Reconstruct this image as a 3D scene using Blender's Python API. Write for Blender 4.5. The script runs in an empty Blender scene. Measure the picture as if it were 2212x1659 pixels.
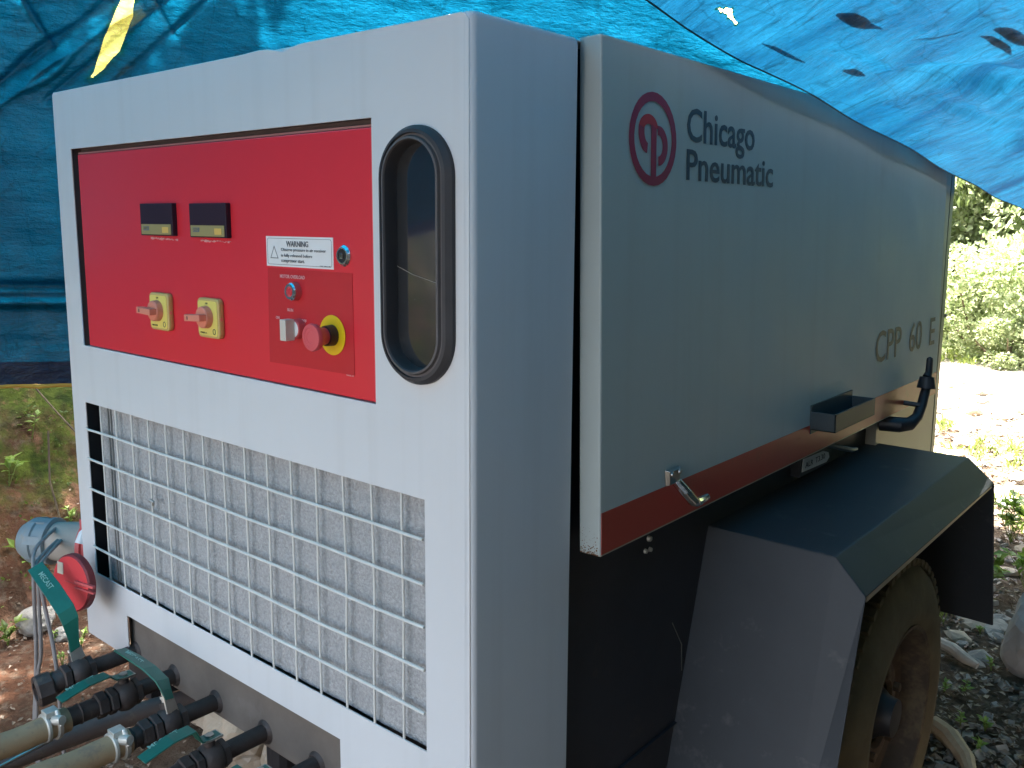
import bpy, bmesh, math, random
from mathutils import Matrix, Vector, noise
random.seed(7)
R = math.radians
SC = bpy.context.scene
C = SC.collection
# ------------------------------------------------------------------ camera
cam_d = bpy.data.cameras.new('camera'); cam = bpy.data.objects.new('camera', cam_d); C.objects.link(cam)
SC.camera = cam
yaw, pitch, roll = R(-39.879), R(-8.560), R(0.426)
fw = Vector((math.sin(yaw)*math.cos(pitch), math.cos(yaw)*math.cos(pitch), math.sin(pitch)))
rt0 = Vector((math.cos(yaw), -math.sin(yaw), 0)); up0 = rt0.cross(fw)
rt = rt0*math.cos(roll)+up0*math.sin(roll); up = -rt0*math.sin(roll)+up0*math.cos(roll)
cam.matrix_world = Matrix(((rt.x, up.x, -fw.x, .8168), (rt.y, up.y, -fw.y, -.8791), (rt.z, up.z, -fw.z, 1.45), (0, 0, 0, 1)))
cam_d.lens = 36*1929.9/2211; cam_d.sensor_width = 36; cam_d.sensor_fit = 'HORIZONTAL'
cam_d.shift_x = -14.7/2211; cam_d.shift_y = -56.7/2211
cam_d.clip_start = .02; cam_d.clip_end = 500
# ------------------------------------------------------------------ light
SUN = Vector((-.26, .14, .95)).normalized()
EL = math.asin(SUN.z); AZ = math.atan2(SUN.x, SUN.y)
w = bpy.data.worlds.new("World"); SC.world = w; w.use_nodes = True
nt = w.node_tree; bg = nt.nodes['Background']
sky = nt.nodes.new('ShaderNodeTexSky'); sky.sky_type = 'NISHITA'; sky.sun_disc = False
sky.sun_elevation = EL; sky.sun_rotation = AZ; sky.dust_density = 4.0; sky.air_density = 1.0
hs = nt.nodes.new('ShaderNodeHueSaturation'); hs.inputs['Saturation'].default_value = .55   # humid, milky sky
nt.links.new(sky.outputs[0], hs.inputs['Color']); nt.links.new(hs.outputs[0], bg.inputs[0]); bg.inputs[1].default_value = .15
sd = bpy.data.lights.new('sun', 'SUN'); sd.energy = 5.0; sd.angle = R(.5); sd.color = (1, .95, .86)
so = bpy.data.objects.new('sun', sd); C.objects.link(so)
so.rotation_euler = SUN.to_track_quat('Z', 'Y').to_euler(); so.location = (-4, 5, 10)
SC.view_settings.view_transform = 'Standard'; SC.view_settings.look = 'None'
SC.view_settings.exposure = 3.65; SC.view_settings.gamma = 1
SC.render.engine = 'CYCLES'
# ------------------------------------------------------------------ helpers
GZ = -.11
class MB:
    def __init__(s): s.v = []; s.f = []; s.m = []
    def add(s, vs, fs, m=0):
        b = len(s.v); s.v += [tuple(p) for p in vs]; s.f += [tuple(i+b for i in f) for f in fs]; s.m += [m]*len(fs)
    def box(s, x0, x1, y0, y1, z0, z1, m=0, M=None):
        vs = [Vector((x, y, z)) for z in (z0, z1) for y in (y0, y1) for x in (x0, x1)]
        if M: vs = [M @ p for p in vs]
        s.add(vs, [(0, 2, 3, 1), (4, 5, 7, 6), (0, 1, 5, 4), (2, 6, 7, 3), (0, 4, 6, 2), (1, 3, 7, 5)], m)
    def tube(s, pts, r, n=12, m=0, cap=True):
        pts = [Vector(p) for p in pts]; rr = r if isinstance(r, (list, tuple)) else [r]*len(pts)
        t0 = (pts[1]-pts[0]).normalized(); a = t0.orthogonal().normalized(); vs = []
        for i, p in enumerate(pts):
            t = ((pts[min(i+1, len(pts)-1)]-p).normalized()+(p-pts[max(i-1, 0)]).normalized()).normalized()
            a = (a-t*a.dot(t)).normalized(); b = t.cross(a)
            for k in range(n):
                th = 2*math.pi*k/n; vs.append(p+(a*math.cos(th)+b*math.sin(th))*rr[i])
        fs = [(i*n+k, i*n+(k+1) % n, (i+1)*n+(k+1) % n, (i+1)*n+k) for i in range(len(pts)-1) for k in range(n)]
        if cap:
            fs.append(tuple(reversed(range(n)))); fs.append(tuple(range((len(pts)-1)*n, len(pts)*n)))
        s.add(vs, fs, m)
    def lathe(s, o, ax, prof, n=32, m=0, ms=None, sx=1, a0=None, cap=True):
        """prof: list of (distance along axis, radius)"""
        o = Vector(o); ax = Vector(ax).normalized(); a = a0 or ax.orthogonal().normalized(); a = (a-ax*a.dot(ax)).normalized(); b = ax.cross(a)
        vs = [o+ax*d+(a*math.cos(2*math.pi*k/n)*sx+b*math.sin(2*math.pi*k/n))*r for d, r in prof for k in range(n)]
        for i in range(len(prof)-1):
            base = len(s.v) if i == 0 else base
            if i == 0: s.v += [tuple(p) for p in vs]
            for k in range(n):
                s.f.append((base+i*n+k, base+i*n+(k+1) % n, base+(i+1)*n+(k+1) % n, base+(i+1)*n+k)); s.m.append(ms[i] if ms else m)
        for i, rev in ((0, 1), (len(prof)-1, 0)):
            if cap and prof[i][1] > 1e-5:
                q = [base+i*n+k for k in range(n)]; s.f.append(tuple(reversed(q)) if rev else tuple(q)); s.m.append((ms[0] if rev else ms[-1]) if ms else m)
    def mesh(s, name, mats, smooth=False, sharp=35):
        me = bpy.data.meshes.new(name); me.from_pydata(s.v, [], s.f)
        for m in (mats if isinstance(mats, (list, tuple)) else [mats]): me.materials.append(m)
        me.polygons.foreach_set('material_index', s.m)
        bm = bmesh.new(); bm.from_mesh(me); bmesh.ops.recalc_face_normals(bm, faces=bm.faces); bm.to_mesh(me); bm.free()
        if smooth:
            me.polygons.foreach_set('use_smooth', [True]*len(me.polygons))
            me.set_sharp_from_angle(angle=R(sharp))
        me.update(); return me
WM = {}
def link(name, me, parent=None, M=None, kind=None, label=None, cat=None, group=None):
    o = bpy.data.objects.new(name, me); C.objects.link(o)
    M = M or Matrix.Identity(4)
    if parent: o.parent = parent; o.matrix_parent_inverse = WM[parent.name].inverted()
    o.matrix_basis = M; WM[o.name] = M
    if kind: o['kind'] = kind
    if label: o['label'] = label
    if cat: o['category'] = cat
    if group: o['group'] = group
    return o
def thing(name, loc, label, cat, group=None):
    return link(name, None, None, Matrix.Translation(loc), None, label, cat, group)
def bev(o, wd=.002, seg=2, ang=35):
    m = o.modifiers.new('bevel', 'BEVEL'); m.width = wd; m.segments = seg; m.limit_method = 'ANGLE'; m.angle_limit = R(ang); m.harden_normals = False
    return o
def obj(name, mb, mat, parent=None, smooth=False, b=0, **k):
    o = link(name, mb.mesh(name, mat, smooth), parent, **k)
    if b: bev(o, b)
    return o
def curve_mesh(name, splines, thick, bevel, mats, res=2):
    """filled 2D outline(s) -> plate mesh in XY"""
    cu = bpy.data.curves.new(name, 'CURVE'); cu.dimensions = '2D'; cu.fill_mode = 'BOTH'; cu.extrude = thick/2; cu.bevel_depth = bevel; cu.bevel_resolution = res
    for pts in splines:
        sp = cu.splines.new('POLY'); sp.points.add(len(pts)-1)
        for i, p in enumerate(pts): sp.points[i].co = (p[0], p[1], 0, 1)
        sp.use_cyclic_u = True
    o = bpy.data.objects.new('t', cu); C.objects.link(o); dg = bpy.context.evaluated_depsgraph_get(); dg.update()
    me = bpy.data.meshes.new_from_object(o.evaluated_get(dg)); bpy.data.objects.remove(o)
    me.materials.clear(); me.materials.append(mats); me.name = name
    return me
def text_mesh(s, wd, ht, mat, off=0.0, th=.0004, space=1.0):
    cu = bpy.data.curves.new('lettering', 'FONT'); cu.body = s; cu.extrude = .001; cu.offset = off; cu.space_character = space; cu.resolution_u = 3
    o = bpy.data.objects.new('t', cu); C.objects.link(o); dg = bpy.context.evaluated_depsgraph_get(); dg.update()
    me = bpy.data.meshes.new_from_object(o.evaluated_get(dg)); bpy.data.objects.remove(o)
    xs = [v.co.x for v in me.vertices]; ys = [v.co.y for v in me.vertices]
    x0, x1, y0, y1 = min(xs), max(xs), min(ys), max(ys)
    for v in me.vertices:
        v.co = ((v.co.x-x0)/(x1-x0)*wd, (v.co.y-y0)/(y1-y0)*ht, (1 if v.co.z > 0 else 0)*th)
    me.materials.clear(); me.materials.append(mat); return me
def rrect(x0, x1, y0, y1, r, n=6):
    o = []
    for cx, cy, a in ((x1-r, y1-r, 0), (x0+r, y1-r, 90), (x0+r, y0+r, 180), (x1-r, y0+r, 270)):
        for k in range(n+1):
            t = R(a+90*k/n); o.append((cx+r*math.cos(t), cy+r*math.sin(t)))
    return o
def stadium(cx, cz, hw, hh, n=14): return rrect(cx-hw, cx+hw, cz-hh, cz+hh, hw-.0001, n)
FR = Matrix(((1, 0, 0, 0), (0, 0, -1, 0), (0, 1, 0, 0), (0, 0, 0, 1)))     # XY plate -> front (faces -y)
SD = Matrix(((0, 0, 1, 0), (1, 0, 0, 0), (0, 1, 0, 0), (0, 0, 0, 1)))      # XY plate -> side (faces +x)
def T(x, y, z): return Matrix.Translation((x, y, z))
# ------------------------------------------------------------------ materials
def mat(name, col, rough=.5, metal=0, spec=.5, n1=None, n2=None, bump=None, coat=0, alt=None, streak=0):
    """n1=(scale, amount) tonal mottling; n2=(scale, threshold, colour, strength) stains; bump=(scale,strength,dist); alt=(colour, scale)"""
    m = bpy.data.materials.new(name); m.use_nodes = True; t = m.node_tree; N = t.nodes; L = t.links; p = N['Principled BSDF']
    p.inputs['Roughness'].default_value = rough; p.inputs['Metallic'].default_value = metal; p.inputs['Specular IOR Level'].default_value = spec
    p.inputs['Coat Weight'].default_value = coat; p.inputs['Coat Roughness'].default_value = .15
    g = N.new('ShaderNodeNewGeometry'); pos = g.outputs['Position']
    rgb = N.new('ShaderNodeRGB'); rgb.outputs[0].default_value = (*col, 1); c = rgb.outputs[0]
    def noi(sc, det=4, ro=.6):
        n = N.new('ShaderNodeTexNoise'); n.inputs['Scale'].default_value = sc; n.inputs['Detail'].default_value = det; n.inputs['Roughness'].default_value = ro; L.new(pos, n.inputs['Vector']); return n.outputs[0]
    def mix(f, a, b, mode='MIX'):
        x = N.new('ShaderNodeMix'); x.data_type = 'RGBA'; x.blend_type = mode
        if isinstance(f, float): x.inputs[0].default_value = f
        else: L.new(f, x.inputs[0])
        for i, q in ((6, a), (7, b)):
            if isinstance(q, tuple): x.inputs[i].default_value = (*q, 1)
            else: L.new(q, x.inputs[i])
        return x.outputs[2]
    def ramp(f, a, b, va=0, vb=1):
        x = N.new('ShaderNodeMapRange'); x.inputs[1].default_value = a; x.inputs[2].default_value = b; x.inputs[3].default_value = va; x.inputs[4].default_value = vb; L.new(f, x.inputs[0]); return x.outputs[0]
    if alt: c = mix(ramp(noi(alt[1], 5, .65), .42, .58), c, alt[0])
    if n1:
        f = ramp(noi(n1[0], 6, .65), .25, .75, 1-n1[1], 1+n1[1])
        x = N.new('ShaderNodeVectorMath'); x.operation = 'SCALE'; L.new(c, x.inputs[0]); L.new(f, x.inputs['Scale']); c = x.outputs[0]
    if n2:
        st = n2 if isinstance(n2, list) else [n2]
        for sc, th, cc, amt in st: c = mix(ramp(noi(sc, 5, .7), th, th+.08, 0, amt), c, cc)
    if streak:
        mp = N.new('ShaderNodeMapping'); mp.inputs['Scale'].default_value = (26, 26, 1.1); L.new(pos, mp.inputs[0]); q = N.new('ShaderNodeTexNoise'); q.inputs['Scale'].default_value = 1; q.inputs['Detail'].default_value = 5; L.new(mp.outputs[0], q.inputs['Vector'])
        c = mix(ramp(q.outputs[0], .52, .72, 0, streak), c, (.34, .31, .26)); c = mix(ramp(noi(240, 2), .70, .76, 0, streak*1.6), c, (.25, .2, .15))
        rr2 = ramp(noi(7, 6, .7), .3, .7, rough-.07, rough+.12); L.new(rr2, p.inputs['Roughness'])
    L.new(c, p.inputs['Base Color'])
    if bump:
        b = N.new('ShaderNodeBump'); b.inputs['Strength'].default_value = bump[1]; b.inputs['Distance'].default_value = bump[2]; L.new(noi(bump[0], 5), b.inputs['Height']); L.new(b.outputs[0], p.inputs['Normal'])
    return m
WHITE = mat('grey_white_paint', (.66, .665, .67), .42, n1=(1.5, .04), n2=[(5, .68, (.42, .40, .36), .22), (70, .74, (.3, .2, .13), .5)], bump=(6, .05, .01), streak=.08)
DOORP = mat('door_paint', (.48, .52, .49), .5, n1=(1.2, .05), n2=[(3, .62, (.40, .40, .34), .25), (90, .75, (.3, .22, .15), .45)], bump=(5, .06, .012), streak=.11)
BEIGE = mat('beige_paint', (.42, .38, .29), .4, n1=(2, .08), n2=(4, .6, (.3, .26, .18), .4))
POSTP = mat('post_paint', (.20, .21, .16), .35, n1=(2, .08))
REDP = mat('red_paint', (.74, .030, .045), .33, n1=(1.5, .05), n2=[(120, .72, (.75, .3, .28), .4)], coat=.2)
REDPLATE = mat('red_plate', (.56, .02, .028), .4, n1=(3, .06))
STRIPE = mat('red_stripe', (.46, .055, .035), .35, n1=(2, .12), n2=(8, .6, (.28, .07, .04), .5))
DARKRED = mat('faded_red_plastic', (.62, .10, .10), .5, n1=(8, .08))
BLACK = mat('black_inside', (.012, .012, .014), .6)
BLACKM = mat('black_chassis', (.030, .029, .033), .45, n1=(5, .3), n2=(9, .62, (.06, .05, .04), .5))
RUBBER = mat('rubber_seal', (.035, .033, .036), .55, n1=(12, .2))
RUBBER2 = mat('rubber_ridge', (.10, .09, .09), .6, n1=(20, .15))
FOAM = mat('grey_foam', (.42, .42, .42), .95, n1=(220, .30), n2=[(30, .66, (.25, .24, .23), .3)], bump=(170, .9, .006), spec=.1)
WIRE = mat('white_wire', (.70, .69, .64), .5, n1=(20, .06), n2=(60, .7, (.5, .4, .3), .5))
FEND = mat('dark_grey_fender', (.044, .048, .053), .52, spec=.3, n1=(5, .12), n2=[(7, .6, (.16, .15, .14), .3), (140, .7, (.25, .24, .22), .35)], bump=(220, .08, .002))
TYRE = mat('muddy_tyre', (.15, .12, .068), .9, n1=(10, .25), n2=[(4, .60, (.12, .095, .06), .6)], bump=(60, .4, .004))
RIM = mat('muddy_rim', (.085, .06, .042), .8, n1=(10, .3), n2=[(5, .5, (.17, .13, .07), .7)], bump=(60, .3, .003))
STEEL = mat('zinc_steel', (.42, .41, .38), .42, 1, n1=(20, .2), n2=(15, .6, (.28, .2, .14), .6))
CHROME = mat('chrome', (.75, .76, .78), .15, 1)
PIPE = mat('dark_steel_pipe', (.07, .055, .05), .6, .4, n1=(25, .3), n2=[(14, .6, (.16, .12, .09), .6)], bump=(90, .4, .002))
PLATE = mat('dusty_steel_plate', (.15, .125, .105), .8, n1=(10, .2), n2=[(6, .6, (.2, .17, .15), .5)], bump=(120, .25, .002))
GREEN = mat('green_lever', (.012, .13, .095), .4, n1=(14, .2), n2=[(45, .68, (.2, .25, .2), .45)])
HOSE = mat('tan_hose', (.36, .25, .14), .6, n1=(6, .15), n2=[(18, .56, (.2, .15, .11), .6)], bump=(200, .2, .002))
HOSE2 = mat('brown_hose', (.14, .11, .10), .6, n1=(6, .2), n2=[(18, .58, (.25, .2, .15), .5)], bump=(200, .2, .002))
CLAMPM = mat('pale_clamp', (.62, .60, .54), .45, .6, n1=(30, .2), n2=(30, .62, (.3, .2, .12), .5))
ROPEM = mat('grey_cable', (.26, .24, .23), .8, n1=(30, .2))
YEL = mat('yellow_plastic', (.80, .66, .16), .45, n1=(10, .06)); YEL2 = mat('bright_yellow', (.85, .55, .01), .4)
YSIDE = mat('yellow_plastic_side', (.62, .42, .14), .5, n1=(10, .1))
ORG = mat('salmon_plastic', (.75, .26, .17), .45); BTN = mat('red_button', (.70, .10, .11), .45)
DISP = mat('display_black', (.035, .018, .03), .45, spec=.2); GOLD = mat('gold_strip', (.36, .29, .12), .4); GOLD2 = mat('gold_square', (.75, .48, .12), .4)
GREYB = mat('grey_blue_mark', (.16, .18, .2), .5)
LABEL = mat('white_label', (.82, .80, .78), .4, n1=(30, .03)); INK = mat('black_ink', (.03, .03, .035), .5); INK2 = mat('grey_ink', (.16, .15, .15), .5)
PINK = mat('pale_print', (.78, .38, .38), .5); IVORY = mat('ivory_plastic', (.62, .56, .48), .5)
PLUGB = mat('plug_blue_grey', (.22, .27, .29), .55, n1=(12, .12), n2=(20, .6, (.3, .27, .23), .5)); PLUGG = mat('plug_grey', (.34, .31, .27), .6, n1=(10, .12))
LOGOR = mat('logo_red', (.34, .02, .06), .4); LOGOT = mat('logo_top_red', (.55, .03, .035), .4); LOGOK = mat('logo_ink', (.05, .06, .075), .4); MODELI = mat('model_ink', (.12, .10, .07), .5)
LREC = mat('lever_print', (.25, .45, .38), .6)
BLUEK = mat('blue_black_metal', (.03, .05, .06), .5, n1=(10, .2))
# translucent sheet
def tarp_mat(name, col, col2, tr=.6, gloss=.12):
    m = bpy.data.materials.new(name); m.use_nodes = True; t = m.node_tree; N = t.nodes; L = t.links; N.remove(N['Principled BSDF']); out = N['Material Output']
    g = N.new('ShaderNodeTexCoord'); P = g.outputs['UV']
    def noi(sc, det, sx, sy, ro=.6, rot=0, dist=0):
        mp = N.new('ShaderNodeMapping'); mp.inputs['Scale'].default_value = (sx, sy, 1); mp.inputs['Rotation'].default_value = (0, 0, rot); L.new(P, mp.inputs[0])
        n = N.new('ShaderNodeTexNoise'); n.inputs['Scale'].default_value = sc; n.inputs['Detail'].default_value = det; n.inputs['Roughness'].default_value = ro; n.inputs['Distortion'].default_value = dist; L.new(mp.outputs[0], n.inputs['Vector']); return n.outputs[0]
    def ramp(f, a, b, va=0, vb=1):
        x = N.new('ShaderNodeMapRange'); x.inputs[1].default_value = a; x.inputs[2].default_value = b; x.inputs[3].default_value = va; x.inputs[4].default_value = vb; L.new(f, x.inputs[0]); return x.outputs[0]
    big = ramp(noi(2.2, 5, 1, 1.6, .6, .3, .5), .35, .65)
    mx = N.new('ShaderNodeMix'); mx.data_type = 'RGBA'; L.new(big, mx.inputs[0]); mx.inputs[6].default_value = (*col, 1); mx.inputs[7].default_value = (*col2, 1)
    c = mx.outputs[2]
    # crinkle lines (sheet doubled on itself passes less light)
    def mul(c, f):
        x = N.new('ShaderNodeVectorMath'); x.operation = 'SCALE'; L.new(c, x.inputs[0]); L.new(f, x.inputs['Scale']); return x.outputs[0]
    def lines(sc, sx, sy, rot, wdt, amt):
        n = noi(sc, 3, sx, sy, .5, rot, .4); a = N.new('ShaderNodeMath'); a.operation = 'SUBTRACT'; L.new(n, a.inputs[0]); a.inputs[1].default_value = .5
        b = N.new('ShaderNodeMath'); b.operation = 'ABSOLUTE'; L.new(a.outputs[0], b.inputs[0]); return ramp(b.outputs[0], 0, wdt, 1-amt, 1)
    c = mul(c, lines(2.2, 1, 3.5, .6, .012, .38)); c = mul(c, lines(2.5, 3.2, 1, -.35, .01, .3)); c = mul(c, lines(5, 1, 2, 1.2, .01, .22))
    c = mul(c, ramp(noi(9, 6, 1, 4, .7), .3, .7, .72, 1.28)); c = mul(c, ramp(noi(60, 3, 1, 5, .7), .25, .75, .7, 1.3)); c = mul(c, ramp(noi(60, 3, 5, 1, .7), .25, .75, .85, 1.15))
    sp = ramp(noi(3.2, 3, 1, 2.2, .5, .2), .70, .74, 1, .25); c = mul(c, sp)
    hgt = noi(14, 6, 1, 2.5, .65); bp = N.new('ShaderNodeBump'); bp.inputs['Strength'].default_value = .7; bp.inputs['Distance'].default_value = .02; L.new(hgt, bp.inputs['Height'])
    d = N.new('ShaderNodeBsdfDiffuse'); tl = N.new('ShaderNodeBsdfTranslucent'); gl = N.new('ShaderNodeBsdfGlossy'); gl.inputs['Roughness'].default_value = .35
    L.new(c, d.inputs[0]); L.new(c, tl.inputs[0]); 
    for q in (d, tl, gl): L.new(bp.outputs[0], q.inputs['Normal'])
    s1 = N.new('ShaderNodeMixShader'); s1.inputs[0].default_value = tr; L.new(d.outputs[0], s1.inputs[1]); L.new(tl.outputs[0], s1.inputs[2])
    s2 = N.new('ShaderNodeMixShader'); s2.inputs[0].default_value = gloss*.4; L.new(s1.outputs[0], s2.inputs[1]); L.new(gl.outputs[0], s2.inputs[2])
    L.new(s2.outputs[0], out.inputs[0]); return m
TARP = tarp_mat('blue_tarpaulin', (.0005, .0120, .031), (.0022, .032, .064), .62)
TARP2 = tarp_mat('teal_blue_tarpaulin', (.0007, .044, .088), (.0016, .070, .132), .6)
HEMB = tarp_mat('navy_hem', (.002, .012, .05), (.003, .02, .07), .5)
YTARP = tarp_mat('yellow_backing', (.95, .80, .14), (.98, .86, .26), .9, .02)
HEMY = mat('orange_hem', (.55, .30, .04), .7, n1=(8, .2))
# ------------------------------------------------------------------ ground and banks
def gz(x, y):
    z = GZ
    z += .02*noise.noise(Vector((x*1.3, y*1.3, 1)))+.012*noise.noise(Vector((x*5, y*5, 3)))
    if y > 3: z += .012*(y-3)
    # left bank
    e = -2.72+.12*noise.noise(Vector((y*.8, 0, 5)))-.25*max(0, y-2)*.2
    if x < e: 
        d = e-x; z += 1.35*d if d < 2 else 2.7+(d-2)*.35
        z += min(d*2, 1)*(.14*noise.fractal(Vector((x*2.2, y*2.2, z*2.2)), 1, 2, 5)+.05*noise.noise(Vector((x*9, y*9, z*7))))
    # bank behind the photographer
    f = -5.2+.3*noise.noise(Vector((x*.5, 2, 5)))
    if y < f:
        d = f-y; z += min(.8*d, 1.05)+.12*noise.fractal(Vector((x*2, y*2, 1)), 1, 2, 4)*min(1, d)
    # slope at the far end
    if y > 11: z += min((y-11)*.45, 6)
    return z
def axis(lo, hi, fine):
    out = []; a = lo
    while a < hi:
        out.append(a); d = max(abs(a-max(fine[0], min(a, fine[1]))), 0); a += .045+d*.10
    out.append(hi); return out
xs = axis(-60, 60, (-4.2, .8)); ys = axis(-60, 90, (-.6, 5.5))
def make_ground():
    vs = [(x, y, gz(x, y)) for y in ys for x in xs]; n = len(xs)
    fs = [(j*n+i, j*n+i+1, (j+1)*n+i+1, (j+1)*n+i) for j in range(len(ys)-1) for i in range(n-1)]
    m = bpy.data.materials.new('soil'); m.use_nodes = True; t = m.node_tree; N = t.nodes; L = t.links; p = N['Principled BSDF']; p.inputs['Roughness'].default_value = .95; p.inputs['Specular IOR Level'].default_value = .15
    g = N.new('ShaderNodeNewGeometry'); P = g.outputs['Position']
    def noi(sc, det=6, ro=.65):
        q = N.new('ShaderNodeTexNoise'); q.inputs['Scale'].default_value = sc; q.inputs['Detail'].default_value = det; q.inputs['Roughness'].default_value = ro; L.new(P, q.inputs['Vector']); return q.outputs[0]
    def rmp(f, a, b, va=0, vb=1):
        q = N.new('ShaderNodeMapRange'); q.inputs[1].default_value = a; q.inputs[2].default_value = b; q.inputs[3].default_value = va; q.inputs[4].default_value = vb; L.new(f, q.inputs[0]); return q.outputs[0]
    def mix(f, a, b):
        q = N.new('ShaderNodeMix'); q.data_type = 'RGBA'; L.new(f, q.inputs[0])
        for i, z in ((6, a), (7, b)):
            if isinstance(z, tuple): q.inputs[i].default_value = (*z, 1)
            else: L.new(z, q.inputs[i])
        return q.outputs[2]
    def math_(op, a, b):
        q = N.new('ShaderNodeMath'); q.operation = op
        for i, z in enumerate((a, b)):
            if isinstance(z, (int, float)): q.inputs[i].default_value = z
            else: L.new(z, q.inputs[i])
        return q.outputs[0]
    sx = N.new('ShaderNodeSeparateXYZ'); L.new(P, sx.inputs[0]); X, Y, Z = sx.outputs
    red = mix(rmp(noi(3), .4, .6), (.13, .058, .032), (.085, .045, .027))
    brown = mix(rmp(noi(9), .4, .6), (.075, .05, .032), (.13, .095, .065))
    base = mix(rmp(X, -1.9, -1.1), red, brown)
    base = mix(rmp(noi(26), .5, .62, 0, .6), base, (.17, .13, .095))
    moss = mix(rmp(noi(14), .35, .65), (.03, .05, .010), (.12, .15, .025))
    bankm = math_('MULTIPLY', rmp(noi(2.6, 7, .7), .40, .54), math_('MULTIPLY', rmp(Z, .12, .4), rmp(X, -2.4, -2.8)))
    base = mix(bankm, base, moss)
    base = mix(math_('MULTIPLY', rmp(noi(5), .55, .62, 0, .8), rmp(X, -2.4, -2.8)), base, (.26, .13, .08)); base = mix(rmp(noi(17, 4), .55, .68, 0, .55), base, (.035, .022, .014))
    path = math_('MULTIPLY', rmp(math_('ABSOLUTE', math_('ADD', math_('ADD', X, math_('MULTIPLY', Y, .155)), .15), 0), 1.9, 1.1), rmp(Y, 6.3, 7.6))
    base = mix(path, base, (.42, .36, .29))
    base = mix(rmp(Y, 9.5, 11), base, (.06, .085, .025)); base = mix(rmp(Y, -3.0, -3.8, 0, .85), base, (.15, .14, .135))
    L.new(base, p.inputs['Base Color'])
    b = N.new('ShaderNodeBump'); b.inputs['Strength'].default_value = .9; b.inputs['Distance'].default_value = .05; L.new(noi(22, 8, .7), b.inputs['Height']); L.new(b.outputs[0], p.inputs['Normal'])
    me = bpy.data.meshes.new('ground'); me.from_pydata(vs, [], fs); me.materials.append(m)
    me.polygons.foreach_set('use_smooth', [True]*len(fs))
    link('ground', me, kind='structure')
make_ground()
# ------------------------------------------------------------------ tarpaulins
def near_pt(x, y, P):
    best = (9, x, y)
    for i in range(len(P)):
        ax, ay = P[i-1]; bx, by = P[i]; L2 = (bx-ax)**2+(by-ay)**2
        if L2 == 0: continue
        t = max(0, min(1, ((x-ax)*(bx-ax)+(y-ay)*(by-ay))/L2)); qx, qy = ax+t*(bx-ax), ay+t*(by-ay); d = math.hypot(x-qx, y-qy)
        if d < best[0]: best = (d, qx, qy)
    return best
def sheet(name, fn, us, vs_, material, parent=None, snap=None, **k):
    V = []; UV = []
    for v in vs_:
        for u in us:
            p, uv = fn(u, v)
            if snap and min(abs(uv[0]-a)+abs(uv[1]-b) for a, b in snap[0]) < .12:
                d, qx, qy = near_pt(uv[0], uv[1], snap[0])
                if d < snap[1]: p, uv = snap[2](qx, qy)
            V.append(p); UV.append(uv)
    n = len(us); F = [(j*n+i, j*n+i+1, (j+1)*n+i+1, (j+1)*n+i) for j in range(len(vs_)-1) for i in range(n-1)]
    keep = k.pop('keep', None)
    if keep: F = [f for f in F if keep(sum(UV[i][0] for i in f)/4, sum(UV[i][1] for i in f)/4)]
    me = bpy.data.meshes.new(name); me.from_pydata(V, [], F); me.materials.append(material)
    uvl = me.uv_layers.new(name='uv')
    for lp in me.loops: uvl.data[lp.index].uv = UV[lp.vertex_index]
    me.polygons.foreach_set('use_smooth', [True]*len(F))
    return link(name, me, parent, **k)
def lin(a, b, n): return [a+(b-a)*i/(n-1) for i in range(n)]
P0 = Vector((-2.6, -.5, 0)); CD = Vector((1.9, 4.8, 0)).normalized(); CN = Vector((CD.y, -CD.x, 0))   # CN points to the machine
def seg_ridge(s, z, a, b, wd):
    ax, az = a; bx, bz = b; dx, dz = bx-ax, bz-az; L2 = dx*dx+dz*dz; t = max(-.05, min(1.05, ((s-ax)*dx+(z-az)*dz)/L2))
    d = abs(math.hypot(s-ax-t*dx, z-az-t*dz)+.022*noise.noise(Vector((s*5, z*5, ax*9)))); return (.55+.45*noise.noise(Vector((t*4, ax*7, bx)))+.45)* math.exp(-(d/wd)**2)
FOLDS = [((.75, 1.77), (1.30, 2.24), .012, .04), ((.80, 1.76), (1.22, 2.10), .010, -.03), ((1.0, 1.84), (1.45, 2.25), .010, .03), ((.88, 2.2), (1.0, 1.98), .006, .02),
         ((1.25, 2.24), (1.36, 2.05), .008, .02), ((1.1, 1.8), (1.5, 2.2), .008, .02)]
def curtain(s, z):
    """z is height up to 2.45, then the sheet bends over as a roof"""
    w = .05*noise.noise(Vector((s*1.1, z*.9, 2)))+.022*noise.noise(Vector((s*3, z*2.2, 4)))+.010*noise.noise(Vector((s*4, z*11, 8)))+.006*noise.noise(Vector((s*14, z*14, 9)))
    for a, b, wd, h in FOLDS: w += h*seg_ridge(s, z, a, b, wd*1.4)
    for zz, h, wd in ((1.235, .035, .014), (1.175, -.035, .016), (1.20, .02, .01), (1.05, .012, .02)):
        w += h*math.exp(-((z-zz-.01*math.sin(s*3))/wd)**2)
    p = P0+CD*s
    if z <= 2.45: q = p+CN*(w+.10*(z-1)); q.z = z
    else:
        d = z-2.45; q = p+CN*(w*.6+.145+d*.96); q.z = 2.45+d*.30-.12*d*d*.6
    return q, (s, z)
SLIT = [(1.104, 1.895), (1.118, 1.915), (1.132, 1.960), (1.152, 2.020), (1.172, 2.062), (1.190, 2.105), (1.214, 2.155), (1.228, 2.20), (1.236, 2.25), (1.255, 2.23), (1.262, 2.19), (1.246, 2.15), (1.243, 2.10), (1.222, 2.05), (1.206, 2.01), (1.196, 1.985), (1.168, 1.955), (1.146, 1.925), (1.122, 1.905)]
def inpoly(x, y, P):
    c = False
    for i in range(len(P)):
        x0, y0 = P[i]; x1, y1 = P[i-1]
        if (y0 > y) != (y1 > y) and x < (x1-x0)*(y-y0)/(y1-y0)+x0: c = not c
    return c
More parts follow.
